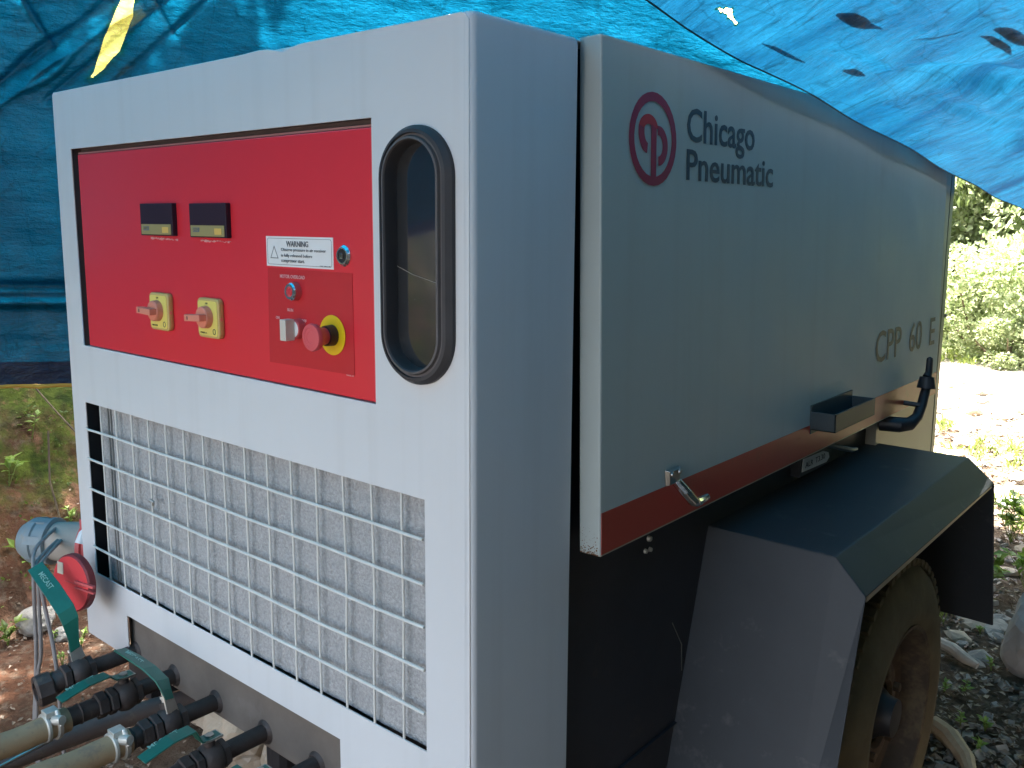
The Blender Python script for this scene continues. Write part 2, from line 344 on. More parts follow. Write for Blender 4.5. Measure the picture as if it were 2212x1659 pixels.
# foreground flap: lower edge sampled, then rises towards +x
EDGE = [(-2.3, 1.9), (-1.2, 1.87), (-0.3313, 1.8474), (0.298, 1.7772), (0.4165, 1.7603), (0.6269, 1.7347), (0.9422, 1.7082), (1.374, 1.6672), (1.9815, 1.6068), (2.3676, 1.5679), (3.0351, 1.5142), (3.7148, 1.4645), (4.5819, 1.4211), (4.4, 1.405)]
def edgez(y):
    for (a, za), (b, zb) in zip(EDGE, EDGE[1:]):
        if y <= b: return za+(zb-za)*(y-a)/(b-a)
    return EDGE[-1][1]
ct = thing('blue_tarpaulin_curtain', (-1.9, 1.2, 0), 'teal blue tarpaulin hung behind the compressor with a torn yellow slit and a yellow hem', 'tarpaulin', )
sa = lin(-1.9, .55, 50)[:-1]+lin(.55, 1.55, 300)+lin(1.55, 5.3, 130)[1:]
def zbot(s): return .905-.10*max(0, s-.8)*.35+.012*math.sin(s*2.1)
vv = [i/260 for i in range(261)]
def cfun(u, v):
    zb = zbot(u); return curtain(u, zb+(2.45-zb)*v)
sheet('curtain_sheet', cfun, sa, vv, TARP2, ct, keep=lambda s, z: not inpoly(s, z, SLIT), snap=(SLIT, .0032, curtain))
def roof(s, k):
    a = curtain(s, 2.45)[0]; f = (s+1.9)/7.2; yb = -3.4+9.4*f; b = Vector((-.12, yb, edgez(yb)+.20))
    p = a.lerp(b, k); p.z += .20*math.sin(math.pi*k)*(1+.3*math.sin(s*2))+.04*noise.noise(Vector((s*1.5, k*4, 3)))
    return p, (s, 2.45+k*2.2)
sheet('roof_sheet', roof, lin(-1.9, 5.3, 120), lin(0, 1, 50), TARP2, ct)
def off(fn, d):
    def g(u, v):
        p, uv = fn(u, v); return p-CN*d, uv
    return g
def yflap(u, v):
    q, uv = curtain(u, v); return q-CN*.008, uv
def near(x, y, P, d): return inpoly(x, y, P) or min(math.hypot(x-a, y-b) for a, b in P) < d
sheet('yellow_backing_layer', yflap, lin(1.06, 1.32, 90), lin(1.86, 2.30, 140), YTARP, ct, keep=lambda s, z: near(s, z, SLIT, .014))
sheet('navy_hem_band', lambda u, v: (curtain(u, zbot(u)+v)[0]+CN*.006, (u, v)), lin(-1.9, 5.3, 150), lin(0.0, .075, 4), HEMB, ct)
mb = MB(); mb.tube([curtain(s, zbot(s))[0]+Vector((0, 0, -.006+.003*math.sin(s*40))) for s in lin(-1.9, 5.3, 140)], .0075, 6)
obj('yellow_hem_rope', mb, HEMY, ct, True)
FR2 = [((0.1734, 1.1138), (0.6503, 2.4143), 0.028900928792569662, 0.02), ((0.5058, 0.6802), (0.8959, 1.8363), 0.04335139318885449, 0.025), ((0.2168, 1.9808), (0.7225, 3.7148), 0.04335139318885449, 0.02), ((0.7225, 0.8248), (1.3005, 2.7033), 0.04335139318885449, 0.03), ((0.289, 0.1022), (0.7225, 1.1138), 0.028900928792569662, 0.02), ((0.0867, 0.8248), (0.2312, 1.8363), 0.017340557275541797, 0.01)]
def flap(u, y):
    """u distance from the low edge"""
    w = .05*noise.noise(Vector((u*1.6, y*.8, 12)))+.02*noise.noise(Vector((u*5, y*1.6, 14)))+.007*noise.noise(Vector((u*17, y*4, 15)))+.003*noise.noise(Vector((u*40, y*12, 15)))
    for a, b, wd, h in FR2: w += h*seg_ridge(u, y, a, b, wd)
    w *= min(1, u/.25)
    z = edgez(y)+.42*u-.0346*u*u+w; x = .07+u*.93+.006*math.sin(y*9)*(1-min(1, u*4))
    return Vector((x, y, z)), (u, y)
TEAR = [(0.0542, 0.4331), (0.0535, 0.4505), (0.0571, 0.462), (0.0527, 0.4779), (0.0499, 0.5097), (0.0535, 0.5083), (0.0571, 0.4837), (0.0643, 0.4664), (0.0686, 0.4563), (0.0636, 0.4433), (0.06, 0.449), (0.0578, 0.4346)]
fl = thing('blue_tarpaulin_flap', (.07, 1.5, 1.6), 'bright blue tarpaulin sagging over the right side of the compressor', 'tarpaulin')
ul = lin(0, .045, 12)[:-1]+lin(.045, .073, 34)[:-1]+lin(.073, .4, 60)[:-1]+lin(.4, .86, 40); yl = lin(-2.3, .42, 50)[:-1]+lin(.42, .53, 90)[:-1]+lin(.53, 1.5, 110)[:-1]+lin(1.5, 4.4, 120)
def drop(y, k):
    a = Vector((-.12, y, edgez(y)+.205)); q = flap(0, y)[0]+Vector((-.004, 0, .003)); p = a.lerp(q, k); p.x += .012*noise.noise(Vector((y*3, k*2, 1)))*math.sin(math.pi*k); return p, (y, k*.3)
sheet('flap_light_seal', drop, lin(-2.3, 4.4, 140), lin(0, 1, 12), TARP, fl)  # hidden strip added from roof to flap edge to stop a light leak
sheet('flap_sheet', flap, ul, yl, TARP, fl, keep=lambda u, y: not inpoly(u, y, TEAR), snap=(TEAR, .0006, flap))
sheet('yellow_backing_layer', lambda u, y: (flap(u, y)[0]+Vector((-.001, 0, .003)), (u, y)), lin(.044, .076, 40), lin(.42, .53, 60), YTARP, fl, keep=lambda a, b: inpoly(a, b, TEAR) or min(math.hypot(a-p, b-q) for p, q in TEAR) < .0035)
mb = MB(); mb.tube([flap(0, y)[0] for y in lin(-2.3, 4.4, 200)], .0016, 6); obj('flap_hem', mb, TARP, fl, True)
DEAD = mat('dead_leaf', (.12, .07, .04), .8, n1=(30, .3))
def on_flap(name, pts, wid, lab):
    mb = MB(); P = [flap(u, y)[0]+Vector((0, 0, .022+.002*math.sin(i*2))) for i, (u, y) in enumerate(pts)]; L_ = MB(); vs = []
    for i, p in enumerate(P):
        t = (P[min(i+1, len(P)-1)]-P[max(i-1, 0)]).normalized(); sd_ = t.cross(Vector((-.35, .1, .93))).normalized(); vs += [p-sd_*wid[i]*.95, p+sd_*wid[i]*.95]
    mb.add(vs, [(2*i, 2*i+1, 2*i+3, 2*i+2) for i in range(len(P)-1)]); mb.add([Vector(v)+Vector((0, 0, .0015)) for v in vs], [(2*i, 2*i+1, 2*i+3, 2*i+2) for i in range(len(P)-1)])
    obj(name, mb, DEAD, None, label=lab, cat=name.split('_')[-1])
on_flap('fallen_leaf', [(0.1561, 0.6586), (0.1633, 0.6875), (0.1676, 0.7308), (0.1705, 0.7698), (0.1806, 0.8103)], [0.0026, 0.01301, 0.01431, 0.0078, 0.0013], 'broad dead leaf showing dark through the upper middle of the blue flap')
on_flap('fallen_leaf', [(0.3107, 1.082), (0.3208, 1.1138), (0.3309, 1.1571), (0.3396, 1.2077), (0.354, 1.2583)], [0.0026, 0.0117, 0.01561, 0.0117, 0.0013], 'dead leaf showing dark through the flap nearest the right edge')
on_flap('fallen_leaf', [(0.2847, 1.0849), (0.2933, 1.1138), (0.3006, 1.1571), (0.3092, 1.2005), (0.3092, 1.2438)], [0.0013, 0.0065, 0.0091, 0.0078, 0.0013], 'slim dead leaf just below the dark leaf at the right edge')
on_flap('fallen_leaf', [(0.0405, 0.6152), (0.0434, 0.6513), (0.0448, 0.7092), (0.0462, 0.7742)], [0.00104, 0.0039, 0.00416, 0.00104], 'long narrow dead leaf close to the lower edge of the flap')
on_flap('fallen_leaf', [(0.0708, 0.8999), (0.078, 0.9259), (0.0838, 0.9548), (0.0881, 0.9808)], [0.0013, 0.0078, 0.0065, 0.0013], 'small dead leaf showing through the middle of the flap')
on_flap('thin_twig', [(0.1951, 0.9331), (0.2168, 0.9548), (0.2428, 0.9765), (0.2746, 1.0054)], [0.00104, 0.00234, 0.00234, 0.0013], 'thin twig lying on the flap between the two dark leaves')
# unseen olive sheets added at the right to darken the compressor side
LBLOCK = tarp_mat('olive_light_block', (.012, .020, .019), (.018, .028, .024), .25)
sc_ = thing('light_block_sheets', (1.30, 0, .1), 'unseen dull olive sheets added on the right to cut light on the compressor side', 'tarpaulin')
sheet('light_block_side', lambda u, v: (Vector((1.30+.05*noise.noise(Vector((u*2, v, 1)))+.02*math.sin(u*6), u, v)), (u, v)), lin(-3.8, 5.6, 100), lin(.12, 2.35, 24), LBLOCK, sc_)
sheet('light_block_top', lambda u, y: (flap(u, y)[0]+Vector((0, 0, .03+.01*math.sin(y*4))), (u, y)), lin(.80, 1.36, 20), lin(-2.3, 4.4, 60), LBLOCK, sc_)  # added above the outer flap so less blue light reaches the side
va = thing('front_tarpaulin', (-1.1, -1.9, 1.5), 'blue tarpaulin edge hanging before the control panel, seen reflected in the oval window', 'tarpaulin')
def vfun(u, v):
    zb = 1.40+.20*(u+2.1); return Vector((u, -1.9+.06*noise.noise(Vector((u*2, v*2, 5))), zb+(3.0-zb)*v)), (u, v*1.3)
sheet('front_sheet', vfun, lin(-3.4, .1, 60), lin(0, 1, 20), TARP2, va)
BHEM = tarp_mat('blue_hem', (.01, .05, .45), (.01, .06, .5), .6)
sheet('blue_hem_band', lambda u, v: (Vector((u, -1.89+.06*noise.noise(Vector((u*2, 0, 5))), 1.40+.20*(u+2.1)-.005+v)), (u, v)), lin(-3.4, .1, 60), lin(0, .05, 3), BHEM, va)
# ------------------------------------------------------------------ compressor
cp = thing('portable_air_compressor', (-.62, 1.15, GZ), 'white and grey portable air compressor on wheels with a red control panel', 'air compressor')
W_, ZT = 1.241, 1.7235
# front panel
outl = [(-W_+.006, .488), (-W_+.006, ZT-.008), (-W_+.012, ZT-.004)]
for i in range(60):
    x = -1.22+1.20*i/59; z = ZT-.004
    z += .0010*noise.noise(Vector((x*6, 0, 0))) - .0065*math.exp(-((x+.405)/.022)**2)+.0025*math.exp(-((x+.47)/.035)**2)
    outl.append((x, z))
outl += [(-.014, ZT-.006), (-.007, ZT-.014), (-.006, .30), (-.3035, .30), (-.3035, .5885), (-1.0405, .5885), (-1.0405, .488)]
hole_r = [(-1.165, 1.1765), (-.198, 1.1765), (-.198, 1.600), (-1.165, 1.600)]
hole_w = stadium(-.105, 1.402, .056, .170)
hole_g = [(-1.1757, .6494), (-.0944, .6494), (-.0944, 1.0505), (-1.1757, 1.0505)]
me = curve_mesh('front_panel', [outl, hole_r, hole_w, hole_g], .0012, .0012, WHITE)
front = link('front_panel', me, cp, T(0, .0018, 0) @ FR)
# side shell with rounded vertical edge
mb = MB(); n = 8; r = .012; prof = [(-r+r*math.sin(a), r-r*math.cos(a)) for a in [R(90*i/n) for i in range(n+1)]]
prof = [(-.014, .0)]+prof+[(0, .229), (-.02, .229)]
zs = [.30, ZT-.012, ZT-.006, ZT-.002, ZT]
ins = [0, 0, .002, .006, .012]
vs = []
for z, q in zip(zs, ins):
    for (x, y) in prof: vs.append((x-q, y+(q if y < .1 else 0), z))
k = len(prof); mb.add(vs, [(j*k+i, j*k+i+1, (j+1)*k+i+1, (j+1)*k+i) for j in range(len(zs)-1) for i in range(k-1)])
side = obj('side_shell', mb, WHITE, cp, True)
mb = MB(); mb.box(-W_+.012, -.012, .012, 2.31, ZT-.004, ZT-.001); mb.box(-W_+.003, -.004, .006, .228, ZT-.012, ZT-.0045); obj('roof_plate', mb, WHITE, cp, b=.002)
mb = MB(); mb.box(-W_, -W_+.003, .0035, .229, .488, ZT-.006); mb.box(-W_+.02, -W_+.023, .25, 2.31, .35, ZT-.006); obj('left_shell', mb, WHITE, cp)
# inner body
mb = MB(); mb.box(-1.20, -.05, .20, 2.28, .45, 1.70); mb.box(-.05, -.03, .235, 1.695, .20, 1.715); obj('inner_frame', mb, BLACKM, cp)
mb = MB(); mb.box(-1.2, -.05, .25, .35, .25, .45); mb.box(-1.2, -.05, 1.95, 2.05, .2, .45); mb.box(-1.15, -1.05, .05, 2.2, .36, .449); mb.box(-.2, -.1, .05, 2.2, .36, .449); obj('chassis_rail', mb, BLACKM, cp)
mb = MB(); mb.box(-.03, 0, 1.697, 2.2705, .30, 1.716); rp = obj('rear_side_panel', mb, BEIGE, cp, b=.002)
mb = MB(); mb.box(-.03, .001, 2.274, 2.3125, .30, 1.72); mb.box(-1.2, -.03, 2.295, 2.3125, .35, 1.72); obj('rear_corner_post', mb, POSTP, cp, b=.003)
mb = MB(); mb.lathe((.001, 2.315, 1.155), (0, 1, 0), [(0, .006), (.012, .006), (.016, .003)], 10); obj('rear_bolt', mb, STEEL, cp)
# control panel recess + red panel
mb = MB(); mb.box(-1.168, -.195, .022, .026, 1.173, 1.603); mb.box(-1.1685, -1.1655, .003, .022, 1.173, 1.603); mb.box(-.1975, -.195, .003, .022, 1.173, 1.603)
mb.box(-1.1655, -.1975, .003, .022, 1.6005, 1.603); obj('panel_recess', mb, mat('recess_brown', (.09, .06, .055), .6, n1=(9, .2)), cp)
mb = MB(); mb.box(-1.1655, -.1975, .003, .022, 1.1735, 1.1762); obj('recess_ledge', mb, WHITE, cp)
mb = MB(); mb.box(-1.148, -.2045, .006, .021, 1.1785, 1.587); red = obj('control_panel', mb, REDP, cp, b=.0022)
mb = MB(); mb.box(-1.148, -.2045, .008, .012, 1.5878, 1.591); obj('panel_top_seal', mb, mat('pink_seal', (.38, .16, .14), .6), cp)
Y = .006
def meter(x, z):
    mb = MB(); mb.box(x, x+.119, -.004, Y, z, z+.0605, 0); o = obj('digital_meter', mb, DISP, red, b=.0012)
    mb = MB(); mb.box(x+.0045, x+.1135, -.0050, -.0041, z+.0022, z+.0215); mb.m[:] = [0]*len(mb.f)
    mb.box(x+.013, x+.034, -.0055, -.0051, z+.0095, z+.0175, 1); mb.box(x+.083, x+.105, -.0055, -.0051, z+.0055, z+.0165, 2)
    b = MB(); obj('meter_strip', mb, [GOLD, GREYB, GOLD2], red)
    link('lettering', text_mesh('IMO', .016, .005, GOLD), red, T(x+.0155, -.0058, z+.0115) @ FR)
    # chipped sealant beneath
    b = MB()
    for i in range(26):
        xx = x+.02+.095*i/25; b.box(xx, xx+.004, Y-.0012, Y, z-.006-.003*random.random(), z-.0025-.003*random.random()-.0001*i)
    obj('sealant_smear', b, PINK, red)
meter(-.8755, 1.4215); meter(-.6965, 1.4205)
def switch(x, z, lab, ang):
    me = curve_mesh('rotary_switch', [rrect(0, .0655, 0, .0665, .007)], .0055, .003, YSIDE); link('rotary_switch', me, red, T(x, Y-.0057, z) @ FR)
    me = curve_mesh('switch_plate', [rrect(.002, .0635, .002, .0645, .006)], .0004, .0002, YEL); link('switch_plate', me, red, T(x, Y-.0119, z) @ FR)
    cx, cz = x+.031, z+.0355; mb = MB()
    mb.lathe((cx, Y-.012, cz), (0, -1, 0), [(0, .0205), (.011, .0195), (.013, .018)], 28)
    M = T(cx, Y-.012, cz) @ Matrix.Rotation(R(ang), 4, 'Y'); mb.box(-.033, .018, -.027, -.0125, -.006, .006, 0, M); o = obj('switch_knob', mb, ORG, red, b=.0012)
    mb = MB(); mb.box(-.0225, -.0205, -.0276, -.0271, -.003, .003, 0, M); obj('knob_mark', mb, INK, red)
    link('lettering', text_mesh('OFF', .008, .0032, INK), red, T(cx-.004, Y-.0125, z+.0585) @ FR)
    link('lettering', text_mesh(lab, .020, .003, INK), red, T(x+.008, Y-.0125, z+.005) @ FR)
    me = curve_mesh('round_mark', [[(math.cos(R(a))*.0045, math.sin(R(a))*.0055) for a in range(0, 360, 20)], [(math.cos(R(a))*.0033, math.sin(R(a))*.0043) for a in range(0, 360, 20)]], .0003, 0, INK); link('round_mark', me, red, T(x+.053, Y-.0125, z+.010) @ FR)
    mb = MB(); mb.box(x+.0655, x+.0688, -.003, .002, z+.030, z+.036); obj('switch_lug', mb, ORG, red)
switch(-.8530, 1.2425, 'HEATER', 2); switch(-.6790, 1.2425, 'MAIN 1', -3)
# warning label
x0, x1, z0, z1 = -.4745, -.2985, 1.3765, 1.4258
mb = MB(); mb.box(x0, x1, Y-.0009, Y, z0, z1); lb = obj('warning_label', mb, LABEL, red)
o1 = rrect(x0+.0035, x1-.0035, z0+.003, z1-.003, .004); o2 = rrect(x0+.0041, x1-.0041, z0+.0036, z1-.0036, .0036)
link('label_border', curve_mesh('label_border', [o1, o2], .0002, 0, INK2), red, T(0, Y-.0011, 0) @ FR)
yl_ = Y-.0012
link('label_triangle', curve_mesh('label_triangle', [[(-.463, 1.3895), (-.441, 1.3895), (-.452, 1.4105)], [(-.4610, 1.3908), (-.4430, 1.3908), (-.452, 1.4080)]], .0002, 0, INK2), red, T(0, yl_, 0) @ FR)
for s, xx, zz, wd, ht, mm, of in (('WARNING', -.418, 1.4095, .058, .0092, INK2, .012), ('Observe pressure in air receiver', -.4325, 1.4005, .117, .0066, INK2, 0), ('is fully released before', -.4325, 1.3912, .082, .0066, INK2, 0), ('compressor start.', -.4325, 1.3822, .062, .0064, INK2, 0), ('1202 9861 00', -.331, 1.3800, .026, .0015, INK2, 0)):
    link('lettering', text_mesh(s, wd, ht, mm, of), red, T(xx, yl_-.0003, zz) @ FR)
# key lock
mb = MB(); mb.lathe((-.2725, Y, 1.3985), (0, -1, 0), [(0, .0165), (.002, .0165), (.0055, .013), (.0055, .0105), (.003, .0100), (.003, .0001)], 32, ms=[0, 0, 0, 0, 1]); obj('key_lock', mb, [CHROME, BLACK], red, True)
mb = MB(); mb.box(-.2765, -.2745, Y-.006, Y-.003, 1.394, 1.403); mb.box(-.2725, -.2705, Y-.006, Y-.003, 1.394, 1.403); mb.box(-.2745, -.2725, Y-.006, Y-.003, 1.394, 1.396); obj('lock_insert', mb, CHROME, red)
# sub plate
mb = MB(); mb.add([(-.4725, Y-.0008, 1.3735), (-.4755, Y-.0008, 1.2130), (-.2530, Y-.0008, 1.2150), (-.2545, Y-.0008, 1.3725), (-.4725, Y-.0001, 1.3735), (-.4755, Y-.0001, 1.2130), (-.2530, Y-.0001, 1.2150), (-.2545, Y-.0001, 1.3725)], [(0, 1, 2, 3), (4, 7, 6, 5), (0, 4, 5, 1), (1, 5, 6, 2), (2, 6, 7, 3), (3, 7, 4, 0)]); obj('control_plate', mb, REDPLATE, red)
for s, xx, zz, wd, ht in (('MOTOR OVERLOAD', -.4378, 1.3578, .0665, .0060), ('RUN', -.4200, 1.3035, .0155, .0050), ('ON', -.4530, 1.2885, .0100, .0050), ('OFF', -.3845, 1.2880, .0150, .0050), ('PANEL 07', -.2715, 1.2125, .0178, .0022)):
    link('lettering', text_mesh(s, wd, ht, PINK, .02), red, T(xx, Y-.0013, zz) @ FR)
mb = MB(); mb.lathe((-.3960, Y, 1.3375), (0, -1, 0), [(0, .0150), (.012, .0145), (.0145, .0125), (.0145, .0085), (.0125, .008), (.0125, .0001)], 28, ms=[1, 0, 0, 0, 2]); obj('indicator_lamp', mb, [CHROME, DARKRED, BTN], red, True)
mb = MB(); mb.lathe((-.3960, Y-.0125, 1.3375), (0, -1, 0), [(0, .0065), (.002, .005), (.003, .0001)], 20); obj('lamp_lens', mb, REDP, red, True)
mb = MB(); mb.lathe((-.3880, Y, 1.2775), (0, -1, 0), [(0, .0165), (.014, .0160), (.0155, .014), (.0155, .0001)], 28, ms=[1, 1, 0, 0]); M = T(-.3880, Y-.0155, 1.2765); mb.box(-.0100, .0055, -.018, 0, -.0170, .0175, 2, M); obj('selector_knob', mb, [LABEL, DARKRED, IVORY], red, True, b=.001)
me = curve_mesh('button_collar', [[(math.cos(R(a))*.0315, math.sin(R(a))*.0315) for a in range(0, 360, 8)]], .0006, .0003, YEL2); link('button_collar', me, red, T(-.3040, Y-.0018, 1.2735) @ FR)
mb = MB(); mb.lathe((-.3040, Y-.002, 1.2735), (0, -1, 0), [(0, .0168), (.014, .0160), (.0145, .013), (.018, .0125)], 28); obj('button_stem', mb, mat('stem_brown', (.05, .025, .02), .5), red, True)
mb = MB(); mb.lathe((-.3040, Y-.016, 1.2735), (0, -1, 0), [(0, .0130), (.012, .0150), (.018, .0205), (.0245, .0218), (.028, .0205), (.0285, .0150), (.0278, .0145), (.0282, .0095), (.0276, .009), (.0278, .0001)], 36); obj('emergency_stop_button', mb, BTN, red, True)
# window
wn = link('window_seal', None, cp, T(-.105, 0, 1.402)); bpy.data.objects.remove(wn)
mb = MB(); N_ = 60
def sring(cx, cz, hw, hh, y):
    pts = stadium(cx, cz, hw, hh, 14); return [(x, y, z) for x, z in pts]
rings = [(-.103, .0725, .1815, .001), (-.103, .0720, .1810, -.006), (-.1045, .066, .1755, -.0125), (-.1055, .0615, .171, -.013), (-.106, .0605, .170, -.009), (-.108, .0580, .1675, -.009), (-.108, .0562, .1655, -.0135), (-.108, .0530, .1625, -.0140), (-.108, .0515, .161, -.011), (-.108, .0495, .159, .012)]
vs = []; 
for cx, hw, hh, y in rings: vs += sring(cx, 1.4015, hw, hh, y)
k = len(vs)//len(rings); fs = [(j*k+i, j*k+(i+1) % k, (j+1)*k+(i+1) % k, (j+1)*k+i) for j in range(len(rings)-1) for i in range(k)]
mb.add(vs, fs); mb.m = [1 if 4 <= i//k <= 7 else 0 for i in range(len(fs))]
seal = obj('window_seal', mb, [RUBBER, RUBBER2], cp, True)
GLASS = mat('dusty_dark_glass', (.02, .022, .025), .06, spec=.9, n2=[(260, .70, (.5, .5, .45), .8), (9, .6, (.06, .055, .05), .4)], coat=.5)
link('window_pane', curve_mesh('window_pane', [stadium(-.108, 1.4015, .052, .161)], .002, 0, GLASS), seal, T(0, .011, 0) @ FR)
mb = MB(); mb.tube([(-.160, .0095, 1.388), (-.125, .0095, 1.376), (-.058, .0095, 1.362)], .0004, 4); obj('pane_scratch', mb, PLUGG, seal)
# grille
gr = link('grille_foam', None, cp); bpy.data.objects.remove(gr)
mb = MB(); nx, nz = 140, 60; vs = []
for j in range(nz+1):
    for i in range(nx+1):
        x = -1.1350+1.045*i/nx; z = .645+.41*j/nz
        vs.append((x, .016+.0025*noise.noise(Vector((x*9, 0, z*9)))+.0012*noise.noise(Vector((x*70, 0, z*70))), z))
mb.add(vs, [(j*(nx+1)+i, j*(nx+1)+i+1, (j+1)*(nx+1)+i+1, (j+1)*(nx+1)+i) for j in range(nz) for i in range(nx)])
foam = obj('grille_foam', mb, FOAM, cp, True)
mb = MB(); mb.box(-1.19, -.08, .060, .064, .63, 1.06); mb.box(-1.19, -1.176, .003, .06, .63, 1.06); obj('grille_cavity', mb, BLACK, cp)
for xx in (-1.100, -1.088):
    mb = MB(); mb.box(xx, xx+.003, .0125, .0150, .65, 1.05); obj('foam_crease', mb, mat('crease_grey', (.22, .22, .21), .9), foam)
for i in range(15):
    x = -1.1110+.06875*i; mb = MB(); j1 = .002*random.uniform(-1, 1); j2 = .0035 if i in (12, 13) else .0012
    mb.tube([(x, .003, .648), (x+j1*.4, .003, .75), (x+j1+j2, .0032, .87), (x+j2, .003, .95), (x+.001, .003, 1.052)], .0021, 8); obj('vertical_wire', mb, WIRE, front, True)
for i in range(5):
    z = .988-.0686*i; mb = MB(); mb.tube([(-1.178+.12*q, -.0010+.0006*math.sin(q*2+i), z+.0008*math.sin(q*1.7+i*2)) for q in range(10)], .0026, 8); obj('horizontal_wire', mb, WIRE, front, True)
mb = MB(); mb.tube([(-.900, -.004, .880), (-.893, -.006, .884), (-.886, -.004, .880), (-.887, -.004, .873)], .003, 8); obj('bent_clip', mb, STEEL, front, True)
# side door (top hinged, bottom standing slightly proud)
TL = .0216; DO = T(.025, .2538, 1.7287) @ Matrix.Rotation(-TL, 4, 'Y')
mb = MB(); mb.box(-.041, 0, 0, 1.861, -.8065, 0, 0); door = obj('side_door', mb, DOORP, cp, b=.003, M=DO)
mb = MB(); mb.box(-.0395, .0002, .0015, 1.8595, -.8062, -.8035); obj('door_bottom_lip', mb, BEIGE, door, M=DO)
def DD(name, mb_or_me, m_=None, smooth=False, M=None, b=0):
    if isinstance(mb_or_me, MB): return obj(name, mb_or_me, m_, door, smooth, b, M=DO @ (M or Matrix.Identity(4)))
    return link(name, mb_or_me, door, DO @ (M or Matrix.Identity(4)))
mb = MB(); mb.box(0, .0008, .003, 1.858, -.8035, -.7345); DD('red_stripe', mb, STRIPE)
# rust bloom at the lower front corner of the door
RUSTM = mat('rust_spots', (.22, .09, .035), .9, n1=(40, .4))
mb = MB()
for i in range(110):
    a = random.random(); xx = -.040+.035*random.random(); ww = random.uniform(.0006, .0022)*(1.3-a); zz = -.8055+.045*a*a; mb.box(xx, xx+ww, -.0008, -.0003, zz, zz+ww*.8)
DD('rust_patch', mb, RUSTM)
# emblem
def ell(cx, cz, rx, rz, a0, a1, n=30): return [(cx+rx*math.cos(R(a0+(a1-a0)*i/n)), cz+rz*math.sin(R(a0+(a1-a0)*i/n))) for i in range(n+1)]
def flat(name, spl, m_, h=.0012): DD(name, curve_mesh(name, spl, .0006, 0, m_), M=T(h, 0, 0) @ SD)
flat('emblem_ring', [ell(.1466, -.1425, .0724, .0745, 0, 354), ell(.1466, -.1425, .0580, .0600, 0, 354)], LOGOR)
flat('emblem_bar', [[(.1395, -.2030), (.1550, -.2030), (.1550, -.1250), (.1395, -.1190)]], LOGOR, .0014)
def arc(cx, cz, rx, rz, w, a0, a1): return ell(cx, cz, rx, rz, a0, a1)+list(reversed(ell(cx, cz, rx-w, rz-w, a0, a1)))
flat('emblem_c_stroke', [arc(.1310, -.1310, .0290, .0350, .0165, 165, 262)], LOGOR, .0011)
flat('emblem_top_stroke', [arc(.1310, -.1290, .0290, .0250, .0155, 10, 165)], LOGOT, .0013)
flat('emblem_p_stroke', [arc(.1620, -.1520, .0290, .0320, .0150, -88, 95)], LOGOR, .0011)
for s, y, z, wd, ht in (('Chicago', .2554, -.1560+.0005, .2615, .0752), ('Pneumatic', .2555, -.2035, .3490, .0530)):
    me = text_mesh(s, wd, ht, LOGOK, .012); DD('lettering', me, M=T(.0008, y, z) @ SD)
DD('lettering', text_mesh('CPP  60  E', .5400, .086, MODELI, .006), M=T(.0008, 1.272, -.6415) @ SD)
# front latch of the door
mb = MB(); mb.add([(.001, .196, -.705), (.001, .243, -.705), (.001, .238, -.735), (.001, .200, -.735), (.010, .200, -.707), (.010, .239, -.707), (.008, .235, -.732), (.008, .203, -.732)], [(4, 5, 6, 7), (0, 1, 5, 4), (1, 2, 6, 5), (2, 3, 7, 6), (3, 0, 4, 7)])
lt = DD('latch', mb, STEEL, b=.001)
mb = MB(); mb.tube([(.012, .218, -.728), (.028, .222, -.745), (.034, .238, -.763), (.026, .268, -.774), (.030, .300, -.771)], [.009, .010, .010, .009, .006], 10); DD('latch_lever', mb, CHROME, True)
for yy_ in (.206, .232):
    mb = MB(); mb.lathe((.010, yy_, -.713), (1, 0, 0), [(0, .005), (.003, .004), (.004, .0001)], 10); DD('latch_screw', mb, STEEL, True)
# box shaped grab handle
mb = MB()
y0, y1, zt_, zb_, d_ = .842, 1.105, -.702, -.745, .060
hv = [(0, y0), (d_, y0+.002), (d_, y1-.03), (0, y1)]
mb.box(0, .0035, y0, y1, zb_-.01, zt_+.015); mb.box(0.003, d_, y0, y0+.004, zb_, zt_); mb.box(d_-.004, d_, y0, y1, zb_, zt_); mb.box(.003, d_, y1-.004, y1, zb_, zt_); mb.box(.003, d_, y0, y1, zb_, zb_+.004)
DD('grab_handle', mb, BLUEK, b=.0012)
# rear swing handle (black)
mb = MB(); mb.tube([(.048, 1.600, -.665), (.048, 1.597, -.700), (.046, 1.590, -.712)], [.009, .010, .013], 12); mb.lathe((.048, 1.600, -.666), (0, 0, 1), [(0, .0095), (.008, .008), (.012, .0001)], 14)
mb.tube([(.046, 1.590, -.712), (.046, 1.586, -.745)], [.020, .026], 14); mb.tube([(.046, 1.586, -.745), (.044, 1.560, -.790), (.040, 1.535, -.822), (.030, 1.500, -.838), (.010, 1.470, -.838), (-.04, 1.46, -.838)], [.013, .014, .015, .019, .022, .022], 14)
mb.tube([(.042, 1.548, -.790), (.0, 1.535, -.785)], .007, 10)
DD('swing_handle', mb, BLACKM, True)
mb = MB(); mb.box(-.03, -.024, .236, 1.60, .4345, .4365); obj('frame_flange', mb, BLACKM, cp)
mb = MB(); mb.tube([(-.0295, .62, .66), (-.029, .66, .60), (-.0295, .665, .54)], .0012, 5); obj('paint_scratch', mb, STEEL, cp)
